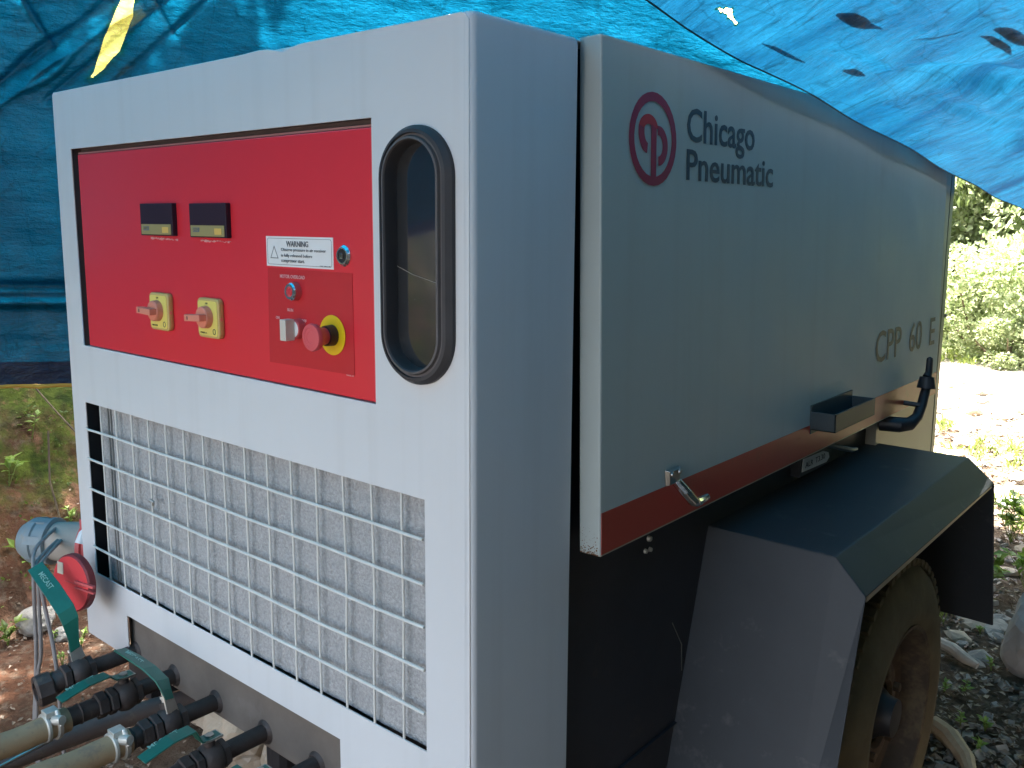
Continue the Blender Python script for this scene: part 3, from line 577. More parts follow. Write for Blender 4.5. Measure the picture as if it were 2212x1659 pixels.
# light and tag beneath the door
mb = MB(); mb.lathe((-.025, .511, .868), (1, 0, 0), [(0, .006), (.006, .005), (.008, .0001)], 10); mb.lathe((-.025, .500, .846), (1, 0, 0), [(0, .005), (.005, .004), (.006, .0001)], 10); mb.lathe((-.025, .516, .845), (1, 0, 0), [(0, .005), (.005, .004), (.006, .0001)], 10); obj('panel_screw', mb, CLAMPM, cp, True)
me = curve_mesh('name_tag', [[(1.178, .857), (1.335, .8515), (1.352, .861), (1.345, .875), (1.31, .885), (1.182, .8885)]], .0015, 0, LABEL); tg = link('name_tag', me, cp, T(-.004, 0, 0) @ SD)
mb = MB(); mb.box(-.03, -.0055, 1.17, 1.36, .845, .893); obj('tag_block', mb, BLACKM, cp)
link('lettering', text_mesh('ALR  T3.30', .125, .014, INK), tg, T(-.0028, 1.195, .8640) @ SD)
mb = MB(); mb.tube([(-.02, 1.31, .904), (.02, 1.36, .888), (.03, 1.42, .872), (.03, 1.455, .868)], [.007, .007, .0065, .004], 8); obj('lower_latch_lever', mb, STEEL, cp, True)
# fender
xi, xo, xc = -.03, .2387, .305
A = [(.565, .16), (.757, .827), (1.732, .827), (1.905, .30)]; B = [(.552, .16), (.744, .768), (1.748, .762), (1.902, .30)]
th = .004; mb = MB()
vs = [(xi, y, z) for y, z in A]+[(xo, y, z) for y, z in A]+[(xc, y, z) for y, z in B]
def off2(y, z): 
    c = Vector((1.24, .45)); d = (c-Vector((y, z))).normalized()*.006; return y+d.x, z+d.y
vs += [(xi, *off2(y, z)) for y, z in A]+[(xo-.001, *off2(y, z)) for y, z in A]+[(xc-.004, *off2(y, z)) for y, z in B]
fs = []
for i in range(3):
    fs += [(i, i+1, 4+i+1, 4+i), (4+i, 4+i+1, 8+i+1, 8+i), (12+i, 16+i, 17+i, 13+i), (16+i, 20+i, 21+i, 17+i), (8+i, 9+i, 21+i, 20+i)]
fs += [(0, 4, 16, 12), (4, 8, 20, 16), (3, 15, 19, 7), (7, 19, 23, 11)]
mb.add(vs, fs); fender = obj('fender', mb, FEND, cp, b=.0025)
mb = MB(); mb.box(xc-.012, xc-.0045, .76, 1.735, .752, .762); obj('fender_lip', mb, BEIGE, fender)
# wheel
cy, cz, rr = 1.245, GZ+.385, .385
tp = []
for i in range(13):
    a = R(-90+180*i/12); tp.append((-.03+.085*math.sin(a)*1.12, .315+.068*max(0, math.cos(a))**.6))
mb = MB(); mb.lathe((.150, cy, cz), (1, 0, 0), [(-.10, .225), (-.105, .26), (-.100, .31), (-.085, .355), (-.06, .378), (0, .385), (.06, .378), (.085, .357), (.100, .315), (.106, .27), (.100, .236), (.09, .225)], 72, cap=False)
for i in range(60):   # tread blocks
    a = 2*math.pi*i/60; M = T(.150, cy, cz) @ Matrix.Rotation(a, 4, 'X')
    for xx in (-.075, -.028, .020, .050): mb.box(xx, xx+.03, -.013, .010, .370, .3862, 0, M)
whl = obj('wheel', mb, TYRE, cp, True)
mb = MB(); mb.lathe((.150, cy, cz), (1, 0, 0), [(.090, .226), (.098, .229), (.096, .218), (.070, .210), (.035, .200), (.025, .185), (.020, .150), (.045, .125), (.050, .085), (.038, .080)], 56, cap=False); obj('rim', mb, RIM, whl, True)
mb = MB(); mb.lathe((.150, cy, cz), (1, 0, 0), [(-.02, .082), (.02, .080), (.060, .050), (.085, .045), (.088, .0001)], 32); obj('hub', mb, BLACKM, whl, True)
for i in range(5):
    a = 2*math.pi*i/5+.3; mb = MB(); mb.lathe((.196, cy+.103*math.cos(a), cz+.103*math.sin(a)), (1, 0, 0), [(0, .012), (.016, .012), (.018, .008)], 6); obj('wheel_nut', mb, RIM, whl)
mb = MB(); mb.tube([(-1.35, cy, cz), (.1, cy, cz)], .035, 14); mb.tube([(-1.42, cy, cz), (-1.25, cy, cz)], .30, 28); obj('axle', mb, BLACKM, cp, True)
mb = MB(); mb.tube([(-.62, .1, GZ+.02), (-.62, .1, .45)], .03, 12); mb.box(-.69, -.55, .03, .17, GZ-.01, GZ+.02); obj('jockey_stand', mb, BLACKM, cp)
# manifold
mb = MB(); mb.box(-1.066, -.285, .016, .09, .468, .60); mani = obj('manifold', mb, PLATE, cp, b=.003)
XS = [-1.040, -.876, -.715, -.548, -.391]; PZ = .4975
def hexp(mb, c, ax, r, d, m=0): mb.lathe(c, ax, [(0, r*.9), (.002, r), (d-.002, r), (d, r*.9)], 6, m)
def letter_on(parent, txt, o, xdir, ydir, wd, ht):
    z = Vector(xdir).cross(Vector(ydir)).normalized(); x = Vector(xdir).normalized(); y = z.cross(x)
    M = Matrix(((x.x, y.x, z.x, o[0]), (x.y, y.y, z.y, o[1]), (x.z, y.z, z.z, o[2]), (0, 0, 0, 1)))
    link('lettering', text_mesh(txt, wd, ht, LREC, .01), parent, M)
for i, x in enumerate(XS):
    mb = MB(); mb.tube([(x, .016, PZ), (x, -.078, PZ)], .0165, 20); mb.lathe((x, .016, PZ), (0, -1, 0), [(0, .024), (.006, .019)], 20); st = obj('pipe_stub', mb, PIPE, mani, True)
def lever_strip(pts, wid, th, side):
    """flat strip along pts; side = width direction"""
    mb = MB(); side = Vector(side).normalized(); pts = [Vector(p) for p in pts]; vs = []
    for i, p in enumerate(pts):
        t = (pts[min(i+1, len(pts)-1)]-pts[max(0, i-1)]).normalized(); nn = t.cross(side).normalized(); w2 = wid[i]/2
        vs += [p+side*w2+nn*th/2, p+side*w2-nn*th/2, p-side*w2-nn*th/2, p-side*w2+nn*th/2]
    fs = [(4*i+a, 4*i+(a+1) % 4, 4*i+4+(a+1) % 4, 4*i+4+a) for i in range(len(pts)-1) for a in range(4)]
    fs += [(0, 1, 2, 3), (len(vs)-1, len(vs)-2, len(vs)-3, len(vs)-4)]; mb.add(vs, fs); return mb
def valve(x, y, stem):
    """ball valve body on the pipe, stem direction"""
    mb = MB(); s = Vector(stem).normalized()
    hexp(mb, (x, y+.030, PZ), (0, -1, 0), .027, .014); mb.lathe((x, y+.018, PZ), (0, -1, 0), [(0, .022), (.006, .028), (.018, .031), (.030, .028), (.036, .023)], 24); hexp(mb, (x, y-.020, PZ), (0, -1, 0), .027, .016)
    c = Vector((x, y, PZ)); mb.tube([c+s*.02, c+s*.040], .010, 12)
    return obj('ball_valve', mb, PIPE, cp, True), c, s
def stemnut(v, c, s, h=.047):
    mb = MB(); mb.tube([c+s*.038, c+s*(h+.004)], .006, 10); mb.lathe(c+s*h, s, [(0, .0085), (.005, .0085)], 6); obj('stem_nut', mb, STEEL, v)
# valve 1: closed, lever swung across and up
v, c, s = valve(XS[0], -.110, (-.35, -.1, .93)); stemnut(v, c, s)
q = Vector((0, -.25, .97))
p1 = [(-1.045, -.112, .548), (-1.046, -.113, .578), (-1.050, -.115, .612), (-1.062, -.118, .634), (-1.105, -.126, .672), (-1.158, -.136, .712)]
sd1 = (Vector(p1[-1])-Vector(p1[3])).cross(Vector((1.97, -.77, .80))).normalized()
o = obj('valve_lever', lever_strip(p1, [.020, .024, .034, .036, .036, .032], .003, sd1), GREEN, v, b=.0008)
dd = (Vector(p1[4])-Vector(p1[5])).normalized(); up_ = sd1 if sd1.z > 0 else -sd1; nn_ = dd.cross(up_).normalized(); letter_on(v, 'MECAST', Vector(p1[5])+dd*.022-up_*.005+nn_*.0022, dd, up_, .045, .011)
mb = lever_strip([(-1.038, -.108, .525), (-1.048, -.112, .553), (-1.053, -.114, .585)], [.028, .024, .018], .003, sd1); obj('lever_foot', mb, STEEL, v, b=.0005)
# coupler hanging at the end of pipe 1
mb = MB(); mb.tube([(XS[0], -.128, PZ), (XS[0]-.004, -.150, PZ-.004), (XS[0]-.014, -.172, PZ-.016)], [.020, .023, .026], 18); obj('outlet_elbow', mb, PIPE, v, True)
mb = MB(); mb.lathe((XS[0]-.008, -.160, PZ-.012), (-.15, -1, -.1), [(0, .030), (.004, .034), (.030, .034), (.034, .030), (.034, .020), (.012, .018)], 8, sx=1); obj('hex_coupler', mb, PIPE, v)
# valve 2: open, lever along the pipe
def open_valve(i, yv, z0, lw=.0):
    x = XS[i]; v, c, s = valve(x, yv, (0, 0, 1)); stemnut(v, c, s, .043)
    pts = [(x, yv+.018, .540), (x, yv-.005, .5405), (x+.001, yv-.020, .543), (x+.002, yv-.034, z0), (x+.004, yv-.075, z0), (x+.006, yv-.128, z0-.012)]
    obj('valve_lever', lever_strip(pts, [.020, .022, .024, .030, .031, .028], .003, (1, 0, 0)), GREEN, v, b=.0008)
    letter_on(v, 'MECAST', (x-.004, yv-.108, z0-.005), (0, 1, .12), (-1, 0, 0), .055, .010)
    mb = lever_strip([(x, yv+.020, .5395), (x, yv-.004, .5395), (x+.001, yv-.018, .5415)], [.026, .026, .022], .0035, (1, 0, 0)); obj('lever_foot', mb, STEEL, v)
    return v
v2 = open_valve(1, -.092, .556)
v4 = open_valve(3, -.098, .572)
v5 = open_valve(4, -.100, .565)
# valve 3: closed, lever across
v, c, s = valve(XS[2], -.085, (-.3, 0, .95)); stemnut(v, c, s)
p3 = [(-.712, -.083, .545), (-.722, -.084, .562), (-.735, -.084, .577), (-.775, -.088, .590), (-.830, -.094, .598), (-.872, -.098, .600)]
obj('valve_lever', lever_strip(p3, [.022, .026, .034, .036, .036, .030], .003, (.25, -.8, .25)), GREEN, v, b=.0008)
letter_on(v, 'MECAST', (-.850, -.100, .6005), (1, .07, -.12), (.1, .95, .2), .055, .010)
mb = lever_strip([(-.702, -.083, .522), (-.712, -.084, .545), (-.724, -.085, .560)], [.030, .026, .020], .003, (.25, -.8, .25)); obj('lever_foot', mb, STEEL, v)
# hoses (separate things clamped on the valves)
def clamp(x, y, z, r, par):
    mb = MB(); mb.lathe((x, y, z), (0, -1, 0), [(0, r+.001), (.001, r+.005), (.009, r+.006), (.010, r+.001)], 24); mb.lathe((x, y-.020, z), (0, -1, 0), [(0, r+.001), (.001, r+.004), (.007, r+.004), (.008, r+.001)], 24)
    mb.tube([(x+r*.6, y-.012, z+r*.7), (x+r*1.5, y-.006, z+r*.9)], [.010, .009], 10); mb.tube([(x+r*1.3, y-.006, z+r*.3), (x+r*.5, y-.006, z+r*1.4)], .005, 8); mb.box(x-r*.4, x+r*.6, y-.026, y-.002, z+r*.95, z+r*1.45)
    obj('hose_clamp', mb, CLAMPM, par, True, b=.001)
def hose(i, pts, r, m_, lab, y0):
    t = thing('air_hose', (pts[0][0], pts[0][1], GZ), lab, 'hose', 'air hoses on the outlet manifold'); mb = MB()
    P = [Vector(p) for p in pts]; out = []
    for a in range(len(P)-1):
        p0, p1, p2, p3 = P[max(a-1, 0)], P[a], P[a+1], P[min(a+2, len(P)-1)]
        for k in range(8):
            u = k/8; out.append(.5*((2*p1)+(-p0+p2)*u+(2*p0-5*p1+4*p2-p3)*u*u+(-p0+3*p1-3*p2+p3)*u**3))
    out.append(P[-1]); mb.tube(out, r, 18); obj('hose_tube', mb, m_, t, True); clamp(P[0].x, y0, P[0].z, r, t); return t
def nipple(x, y0, y1, par):
    mb = MB(); mb.tube([(x, y0, PZ), (x, y1, PZ)], .019, 16); hexp(mb, (x, y0-.006, PZ), (0, -1, 0), .026, .02); mb.lathe((x, (y0+y1)/2, PZ), (0, -1, 0), [(-.004, .017), (0, .021), (.004, .017)], 18); obj('hose_nipple', mb, PIPE, par, True)
nipple(XS[1], -.125, -.24, v2); nipple(XS[2], -.118, -.20, v); nipple(XS[3], -.130, -.24, v4); nipple(XS[4], -.130, -.24, v5)
hose(1, [(XS[1], -.205, PZ-.001), (XS[1], -.28, PZ-.004), (XS[1]-.002, -.45, PZ-.02), (XS[1]-.03, -.9, .30), (XS[1]-.2, -1.5, GZ+.04), (XS[1]-.8, -2.6, GZ+.03)], .0235, HOSE, 'tan air hose clamped below the green lever nearest the red plug', -.222)
hose(2, [(XS[2], -.165, PZ), (XS[2], -.25, PZ), (XS[2]+.002, -.45, PZ-.005), (XS[2], -.9, .34), (XS[2]-.15, -1.6, GZ+.04), (XS[2]-.6, -2.6, GZ+.03)], .0235, HOSE, 'orange tan air hose with a pale clamp on the middle outlet', -.172)
hose(3, [(XS[3], -.215, PZ), (XS[3], -.30, PZ), (XS[3], -.5, PZ-.01), (XS[3], -.9, .33), (XS[3]-.1, -1.6, GZ+.04), (XS[3]-.3, -2.6, GZ+.03)], .0235, HOSE, 'tan air hose on the outlet second from the front corner', -.222)
# brown return hose lower down + thin rod
lh = thing('drain_hose', (-.95, 0, GZ), 'thin brown drain hose passing under the valves', 'hose'); mb = MB()
pp = [Vector((-.91, .10, .405)), Vector((-.935, .0, .408)), Vector((-.95, -.12, .412)), Vector((-.955, -.2, .414)), Vector((-.97, -.32, .408)), Vector((-.98, -.6, .32)), Vector((-1.1, -1.1, GZ+.03))]
mb.tube(pp, .021, 14); obj('hose_tube', mb, HOSE2, lh, True)
rd = MB(); rd.tube([(-.905, -.222, .452), (-.915, -.29, .438), (-.935, -.40, .41), (-1.0, -.70, .25)], .0035, 8); obj('steel_rod', rd, STEEL, None, True, label='thin bright steel rod leaning beside the leftmost tan hose', cat='rod')
# ------------------------------------------------------------------ mains inlet, plug and cap
SX, SY, SZ = -W_, .085, .680; AX = Vector((-math.cos(R(32)), -math.sin(R(32)), 0)); AO = Vector((SX+.01, SY, SZ))
mb = MB(); mb.box(SX-.028, SX, SY-.075, SY+.075, SZ-.075, SZ+.075)
mb.lathe(AO, AX, [(0, .060), (.040, .058), (.062, .060), (.064, .066), (.074, .066), (.076, .056), (.058, .052)], 40)
sock = obj('mains_inlet', mb, DARKRED, cp, True)
nrm = Vector((.18, -.98, .06)).normalized(); cc = Vector((-1.128, -.078, .662)); mb = MB()
mb.lathe(cc-nrm*.022, nrm, [(0, .058), (.004, .0635), (.018, .0635), (.0215, .060), (.022, .0001)], 44, ms=[1, 1, 1, 0]); cap = obj('inlet_lid', mb, [mat('lid_red', (.66, .05, .06), .45, n1=(8, .06)), mat('lid_rim_red', (.22, .03, .035), .5)], sock, True)
ux = Vector((0, 0, 1)).cross(nrm).normalized(); uy = nrm.cross(ux); ML = Matrix(((ux.x, uy.x, nrm.x, cc.x), (ux.y, uy.y, nrm.y, cc.y), (ux.z, uy.z, nrm.z, cc.z), (0, 0, 0, 1)))
mb = MB(); mb.box(.020, .084, .006, .012, -.002, .005, 0, ML); mb.box(.020, .084, -.006, -.002, -.002, .004, 0, ML); mb.box(-.02, .05, .0025, .0035, 0, .0015, 0, ML); obj('lid_hinge', mb, DARKRED, sock, b=.001)
mb = MB(); mb.box(-.044, -.024, .016, .042, 0, .0012, 0, ML); obj('lid_sticker', mb, mat('cream_sticker', (.75, .66, .52), .5), sock)
mb = MB(); mb.tube([(-1.250, .000, .702), (-1.252, .01, .722), (-1.262, .03, .735)], [.012, .011, .006], 12); obj('white_cable_tie', mb, LABEL, sock, True)
pl = thing('mains_plug', tuple(AO+AX*.15), 'grey industrial mains plug pushed into the red inlet at the left edge', 'plug')
mb = MB(); mb.lathe(AO, AX, [(.060, .050), (.064, .0535), (.085, .0535), (.089, .050), (.17, .046), (.175, .043)], 40); obj('plug_body', mb, PLUGG, pl, True)
mb = MB(); mb.lathe(AO, AX, [(.165, .050), (.168, .056), (.178, .056), (.180, .052), (.200, .052), (.203, .056), (.222, .054), (.245, .040), (.250, .026)], 40)
for i in range(6):
    a = 2*math.pi*i/6+.2; M = T(*(AO+AX*.19)) @ Matrix.Rotation(R(32), 4, 'Z') @ Matrix.Rotation(a, 4, 'X'); mb.box(-.026, .014, -.010, .010, .050, .0555, 0, M)
obj('plug_collar', mb, PLUGB, pl, True)
# grey cords hanging beside the plug
cord = thing('hanging_cord', (-1.17, -.15, GZ), 'three strands of grey cord hanging down beside the plug', 'cord')
for k, pts in enumerate(([(-1.36, .0, .72), (-1.27, -.09, .71), (-1.212, -.12, .67), (-1.221, -.12, .586), (-1.230, -.12, .49), (-1.247, -.12, .40), (-1.275, -.12, .24), (-1.29, -.10, GZ)],
                         [(-1.34, .0, .70), (-1.24, -.10, .69), (-1.190, -.12, .66), (-1.196, -.12, .59), (-1.205, -.12, .49), (-1.232, -.12, .42), (-1.262, -.12, .24), (-1.27, -.10, GZ)],
                         [(-1.33, .0, .70), (-1.22, -.10, .69), (-1.176, -.12, .655), (-1.160, -.12, .60), (-1.135, -.12, .525), (-1.125, -.12, .45), (-1.12, -.12, .25)])):
    mb = MB(); P = [Vector(p) for p in pts]; out = []
    for a in range(len(P)-1):
        p0, p1, p2, p3 = P[max(a-1, 0)], P[a], P[a+1], P[min(a+2, len(P)-1)]
        for q in range(6):
            u = q/6; out.append(.5*((2*p1)+(-p0+p2)*u+(2*p0-5*p1+4*p2-p3)*u*u+(-p0+3*p1-3*p2+p3)*u**3))
    out.append(P[-1]); mb.tube(out, .0042, 8); obj('strand', mb, ROPEM, cord, True)
# ------------------------------------------------------------------ rocks
def rock_mesh(seed, sub=3, flat_=.7, mt=None):
    bm = bmesh.new(); bmesh.ops.create_icosphere(bm, subdivisions=sub, radius=1)
    for v in bm.verts:
        d = v.co.normalized(); f = 1+.28*noise.noise(d*1.3+Vector((seed*7, 0, 0)))+.12*noise.noise(d*3.1+Vector((0, seed*3, 0)))+.04*noise.noise(d*8)
        v.co = d*f; v.co.z *= flat_
    me = bpy.data.meshes.new('stone'); bm.to_mesh(me); bm.free(); me.materials.append(mt); return me
RK = mat('grey_stone', (.26, .24, .21), .9, n1=(14, .3), n2=[(8, .58, (.36, .31, .24), .6), (20, .62, (.12, .10, .07), .6)], bump=(50, .6, .006))
RK2 = mat('tan_stone', (.42, .33, .24), .9, n1=(12, .25), n2=[(8, .58, (.5, .46, .4), .6)], bump=(50, .6, .006))
RM = [rock_mesh(i, 2, .55+.12*(i % 3), RK if i % 2 else RK2) for i in range(6)]
RM3 = [rock_mesh(20+i, 4, .8, RK2) for i in range(3)]
def put_rock(me, x, y, s, lab, grp=None, dz=0, sx=1.0, name='stone', cat='stone', rot=None):
    M = T(x, y, gz(x, y)+s*.3+dz) @ Matrix.Rotation(random.uniform(0, 6.28) if rot is None else rot, 4, 'Z') @ Matrix.Rotation(random.uniform(-.25, .25), 4, 'X') @ Matrix.Diagonal((s*sx, s, s, 1))
    return link(name, me, None, M, None, lab, cat, grp)
for i, (x, y, s, l) in enumerate(((-1.62, .60, .16, 'large pale tan rock seen under the pipes at the left'), (-1.36, .52, .15, 'pale tan rock seen between the middle pipes'), (-1.12, .56, .15, 'smooth buff rock under the manifold towards the front corner'), (-1.0, .72, .13, 'greyish rock under the right end of the manifold'))):
    put_rock(RM3[i % 3], x, y, s, l)
bl = put_rock(RM3[1], .37, 2.62, .15, 'large smooth grey boulder standing at the right edge of the picture', None, .06, 1, 'boulder', 'boulder', .5); bl.scale.z *= 1.5
bl.data = rock_mesh(44, 4, .9, mat('smooth_boulder', (.34, .31, .29), .85, n1=(5, .2), n2=[(7, .6, (.2, .17, .14), .6)], bump=(30, .3, .004)))
RMG = rock_mesh(61, 4, .8, RK)
put_rock(RMG, -2.66, .42, .065, 'weathered grey rock at the foot of the mossy bank', None, 0.02)
put_rock(RMG, -2.50, .46, .04, 'small pale rock beside the hanging cords at the bank foot', None, 0.0)
LAB = 'stone lying among leaves on the ground behind the trailer'; cnt = 0
rr_ = random.Random(3)
while cnt < 190:
    y = 2.45+6.0*rr_.random()**1.2; x = -.145*y+.45-.17*(y-2.4)*.3+rr_.uniform(-.55, .75)*(.4+y*.18)
    if x < .15 and y < 2.5: continue
    if abs(x-.37) < .2 and abs(y-2.62) < .25: continue
    s = rr_.uniform(.018, .05)*(1+.22*(y-2.4)); me = rr_.choice(RM)
    link('stone', me, None, T(x, y, gz(x, y)+s*.12) @ Matrix.Rotation(rr_.uniform(0, 6), 4, 'Z') @ Matrix.Rotation(rr_.uniform(-.4, .4), 4, 'Y') @ Matrix.Diagonal((s*rr_.uniform(.8, 1.6), s, s*.8, 1)), None, LAB, 'stone', 'stones on the ground behind the trailer'); cnt += 1
mb = MB(); mb.tube([(.02, 2.52, GZ+.035), (.07, 2.50, GZ+.035), (.12, 2.46, GZ+.03), (.165, 2.45, GZ+.02)], [.020, .022, .020, .012], 10)
obj('broken_branch', mb, mat('pale_wood', (.48, .40, .33), .8, n1=(20, .2), bump=(60, .4, .004)), None, True, label='pale piece of broken branch lying behind the tyre', cat='branch')
mb = MB(); mb.tube([(.16, 1.93, GZ+.03), (.22, 1.88, GZ+.035), (.285, 1.80, GZ+.03), (.33, 1.70, GZ+.02)], [.028, .030, .024, .012], 10)
obj('fallen_wood', mb, mat('tan_wood', (.40, .30, .20), .85, n1=(20, .25), bump=(60, .5, .004)), None, True, label='tan piece of wood lying on the soil at the lower right', cat='wood')
# gravel, litter, grass : uncountable
def leafm(name, c1, c2, tr=.4):
    m = bpy.data.materials.new(name); m.use_nodes = True; t = m.node_tree; N = t.nodes; L = t.links; N.remove(N['Principled BSDF']); out = N['Material Output']
    g = N.new('ShaderNodeNewGeometry'); mx = N.new('ShaderNodeMix'); mx.data_type = 'RGBA'; L.new(g.outputs['Random Per Island'], mx.inputs[0]); mx.inputs[6].default_value = (*c1, 1); mx.inputs[7].default_value = (*c2, 1)
    d = N.new('ShaderNodeBsdfPrincipled'); d.inputs['Roughness'].default_value = .45; tl = N.new('ShaderNodeBsdfTranslucent'); s = N.new('ShaderNodeMixShader'); s.inputs[0].default_value = tr
    L.new(mx.outputs[2], d.inputs['Base Color']); L.new(mx.outputs[2], tl.inputs[0]); L.new(d.outputs[0], s.inputs[1]); L.new(tl.outputs[0], s.inputs[2]); L.new(s.outputs[0], out.inputs[0]); return m
LEAF = leafm('hedge_leaf', (.20, .27, .10), (.42, .45, .27), .5); LEAF2 = leafm('tree_leaf', (.14, .19, .06), (.32, .36, .17)); GRASS = leafm('grass_blade', (.10, .16, .025), (.24, .28, .07)); LITTER = leafm('leaf_litter', (.09, .055, .032), (.22, .165, .115), .1); WEED = leafm('weed_leaf', (.13, .24, .03), (.22, .32, .06)); BANKL = leafm('bank_leaf', (.06, .10, .02), (.14, .20, .03))
def leaf(mb, p, d, nrm_, L_, W2, bend=.15):
    d = d.normalized(); s = d.cross(nrm_).normalized(); n_ = s.cross(d)
    a = p; b = p+d*L_*.45+n_*L_*bend*.5; c = p+d*L_
    mb.add([a, b+s*W2+n_*W2*.3, c, b-s*W2+n_*W2*.3, b], [(0, 1, 4), (1, 2, 4), (2, 3, 4), (3, 0, 4)])
def rv(rg=random): return Vector((rg.gauss(0, 1), rg.gauss(0, 1), rg.gauss(0, 1))).normalized()
def raw(name, mb, m_, **k):
    me = bpy.data.meshes.new(name); me.from_pydata(mb.v, [], mb.f); me.materials.append(m_); return link(name, me, **k)
rg = random.Random(11)
mb = MB()
for i in range(15000):
    if i % 3: y = 1.5+7*rg.random()**1.6; x = -.16*y+.45+rg.uniform(-.7, .8)*(.5+y*.15)
    elif i % 2: continue
    else: x = rg.uniform(-3.0, -1.0); y = rg.uniform(-1.0, 1.5)
    p = Vector((x, y, gz(x, y)+.006+.012*rg.random())); s = rg.uniform(.008, .024 if x > -1 else .014)*(1+.1*max(0, y-2))
    leaf(mb, p, Vector((rg.gauss(0, 1), rg.gauss(0, 1), rg.gauss(0, .25))), Vector((rg.gauss(0, .35), rg.gauss(0, .35), 1)), s*1.6, s*.45, rg.uniform(-.3, .5))
raw('leaf_litter', mb, LITTER, kind='stuff', label='dry brown leaves and twigs littering the ground', cat='litter')
mb = MB()
for i in range(900):
    y = 1.6+7*rg.random()**1.5; x = -.16*y+.45+rg.uniform(-.7, .8)*(.5+y*.15); z = gz(x, y); s = rg.uniform(.006, .018)
    M = T(x, y, z+s*.3) @ Matrix.Rotation(rg.uniform(0, 6), 4, 'Z') @ Matrix.Rotation(rg.uniform(0, 1), 4, 'X'); mb.box(-s*1.2, s, -s, s*.8, -s*.5, s*.6, 0, M)
raw('gravel', mb, RK, kind='stuff', label='loose gravel on the ground behind the trailer', cat='gravel')
mb = MB()
for i in range(4200):   # grass tufts
    y = 2.4+9*rg.random()**.9; x = -.16*y+.45+rg.uniform(-1.2, 1.2)*(.4+y*.17)
    dpath = abs(x+.155*y+.15)
    if 6.6 < y < 9.5 and dpath < 1.3+.3*noise.noise(Vector((x, y, 0))): continue
    if noise.noise(Vector((x*1.7, y*1.2, 7))) < (.2 if y < 4 else -.25): continue
    for k in range(5):
        px_, py_ = x+rg.gauss(0, .02), y+rg.gauss(0, .02); h = rg.uniform(.03, .085)*(1+.08*(y-2)); d = Vector((rg.gauss(0, .5), rg.gauss(0, .5), 1)); leaf(mb, Vector((px_, py_, gz(px_, py_))), d, Vector((rg.gauss(0, 1), rg.gauss(0, 1), .1)), h, .004*(1+.15*(y-2)), .5)
raw('grass', mb, GRASS, kind='stuff', label='sunlit grass growing beside the bright path', cat='grass')
mb = MB()
for i in range(1500):   # moss fringe + tiny leaves on the bank
    y = rg.uniform(-.8, 2.4); x = -2.75-1.3*rg.random(); 
    if noise.noise(Vector((x*2, y*2, 3))) < 0: continue
    z = gz(x, y)
    for k in range(4): leaf(mb, Vector((x+rg.gauss(0, .02), y+rg.gauss(0, .02), z+.01)), rv(rg)+Vector((.8, -.2, .5)), rv(rg), rg.uniform(.012, .03), .006, .2)
raw('bank_moss_leaves', mb, BANKL, kind='stuff', label='small mossy leaves covering the earth bank', cat='ground cover')
def weed(x, y, h, n, ll, lab, m_=WEED, grp=None, dz=0, sd_=0):
    rg2 = random.Random(int(x*1000+y*77)+sd_); t = thing('weed_plant', (x, y, gz(x, y)+dz), lab, 'plant', grp); b = Vector((x, y, gz(x, y)+dz))
    st_ = MB(); lf = MB()
    for k in range(max(1, n//7)):
        top = b+Vector((rg2.gauss(0, .25)*h, rg2.gauss(0, .25)*h, h*rg2.uniform(.7, 1.1))); mid = (b+top)/2+Vector((rg2.gauss(0, .05)*h, 0, .1*h)); st_.tube([b, mid, top], [.0025, .002, .001], 5)
        for q in range(7):
            u = rg2.uniform(.25, 1); p = b.lerp(mid, u*2) if u < .5 else mid.lerp(top, u*2-1); d = Vector((rg2.gauss(0, 1), rg2.gauss(0, 1), .35)); leaf(lf, p, d, Vector((rg2.gauss(0, .3), rg2.gauss(0, .3), 1)), ll*rg2.uniform(.6, 1.2), ll*.28, .1)
    raw('stem', st_, GRASS, parent=t); raw('leaf_cluster', lf, m_, parent=t)
WL = 'small bright green weed on the ground behind the trailer'
weed(.02, 3.15, .20, 42, .07, 'leafy bright green weed just behind the fender skirt'); weed(-.03, 3.95, .26, 50, .08, 'taller leafy green weed behind the boulder'); weed(.15, 3.35, .18, 35, .06, 'low leafy green weed between the boulder and the stones')
for x, y in ((.17, 2.25), (.10, 2.78), (.22, 2.0), (.2, 2.5), (.28, 2.05), (.12, 2.2), (.05, 2.9), (.3, 1.9)): weed(x, y, .045, 14, .022, WL, WEED, 'small weeds behind the trailer')
for i, (x, y, h, n, ll, l) in enumerate(((-2.80, .50, .16, 21, .05, 'green plant with narrow leaves left of the mains plug'), (-2.62, .30, .10, 18, .06, 'broad leaved green plant at the left picture edge'), (-2.92, .68, .10, 18, .035, 'small green plant on the bank just above the plug'), (-3.15, .64, .12, 21, .035, 'bright young plant on the bank below the tarpaulin hem'), (-3.05, .50, .12, 14, .05, 'pale leaved plant on the bank at the left edge'))): weed(x, y, h, n, ll, l, BANKL if i in (1,) else WEED)
for x, y in ((-2.45, .50), (-2.38, .46), (-2.30, .36), (-2.50, .42), (-2.2, .30), (-2.42, .55)): weed(x, y, .04, 14, .018, 'tiny green seedling on the red soil left of the valves', WEED, 'seedlings on the red soil')
# twigs on bank
for i, pts in enumerate(([(-3.18, .62, .78), (-3.10, .68, .66), (-3.02, .76, .52)], [(-3.05, .62, .60), (-3.02, .60, .40), (-2.95, .62, .15)])):
    mb = MB(); P = []
    for x, y, z in pts: P.append((x+.12, y, max(z, gz(x+.12, y)+.02)))
    mb.tube(P, .004, 6); obj('root', mb, RIM, None, True, label=['thin bare root sticking out of the bank under the tarpaulin hem', 'long thin root hanging down the bank above the plug'][i], cat='root')
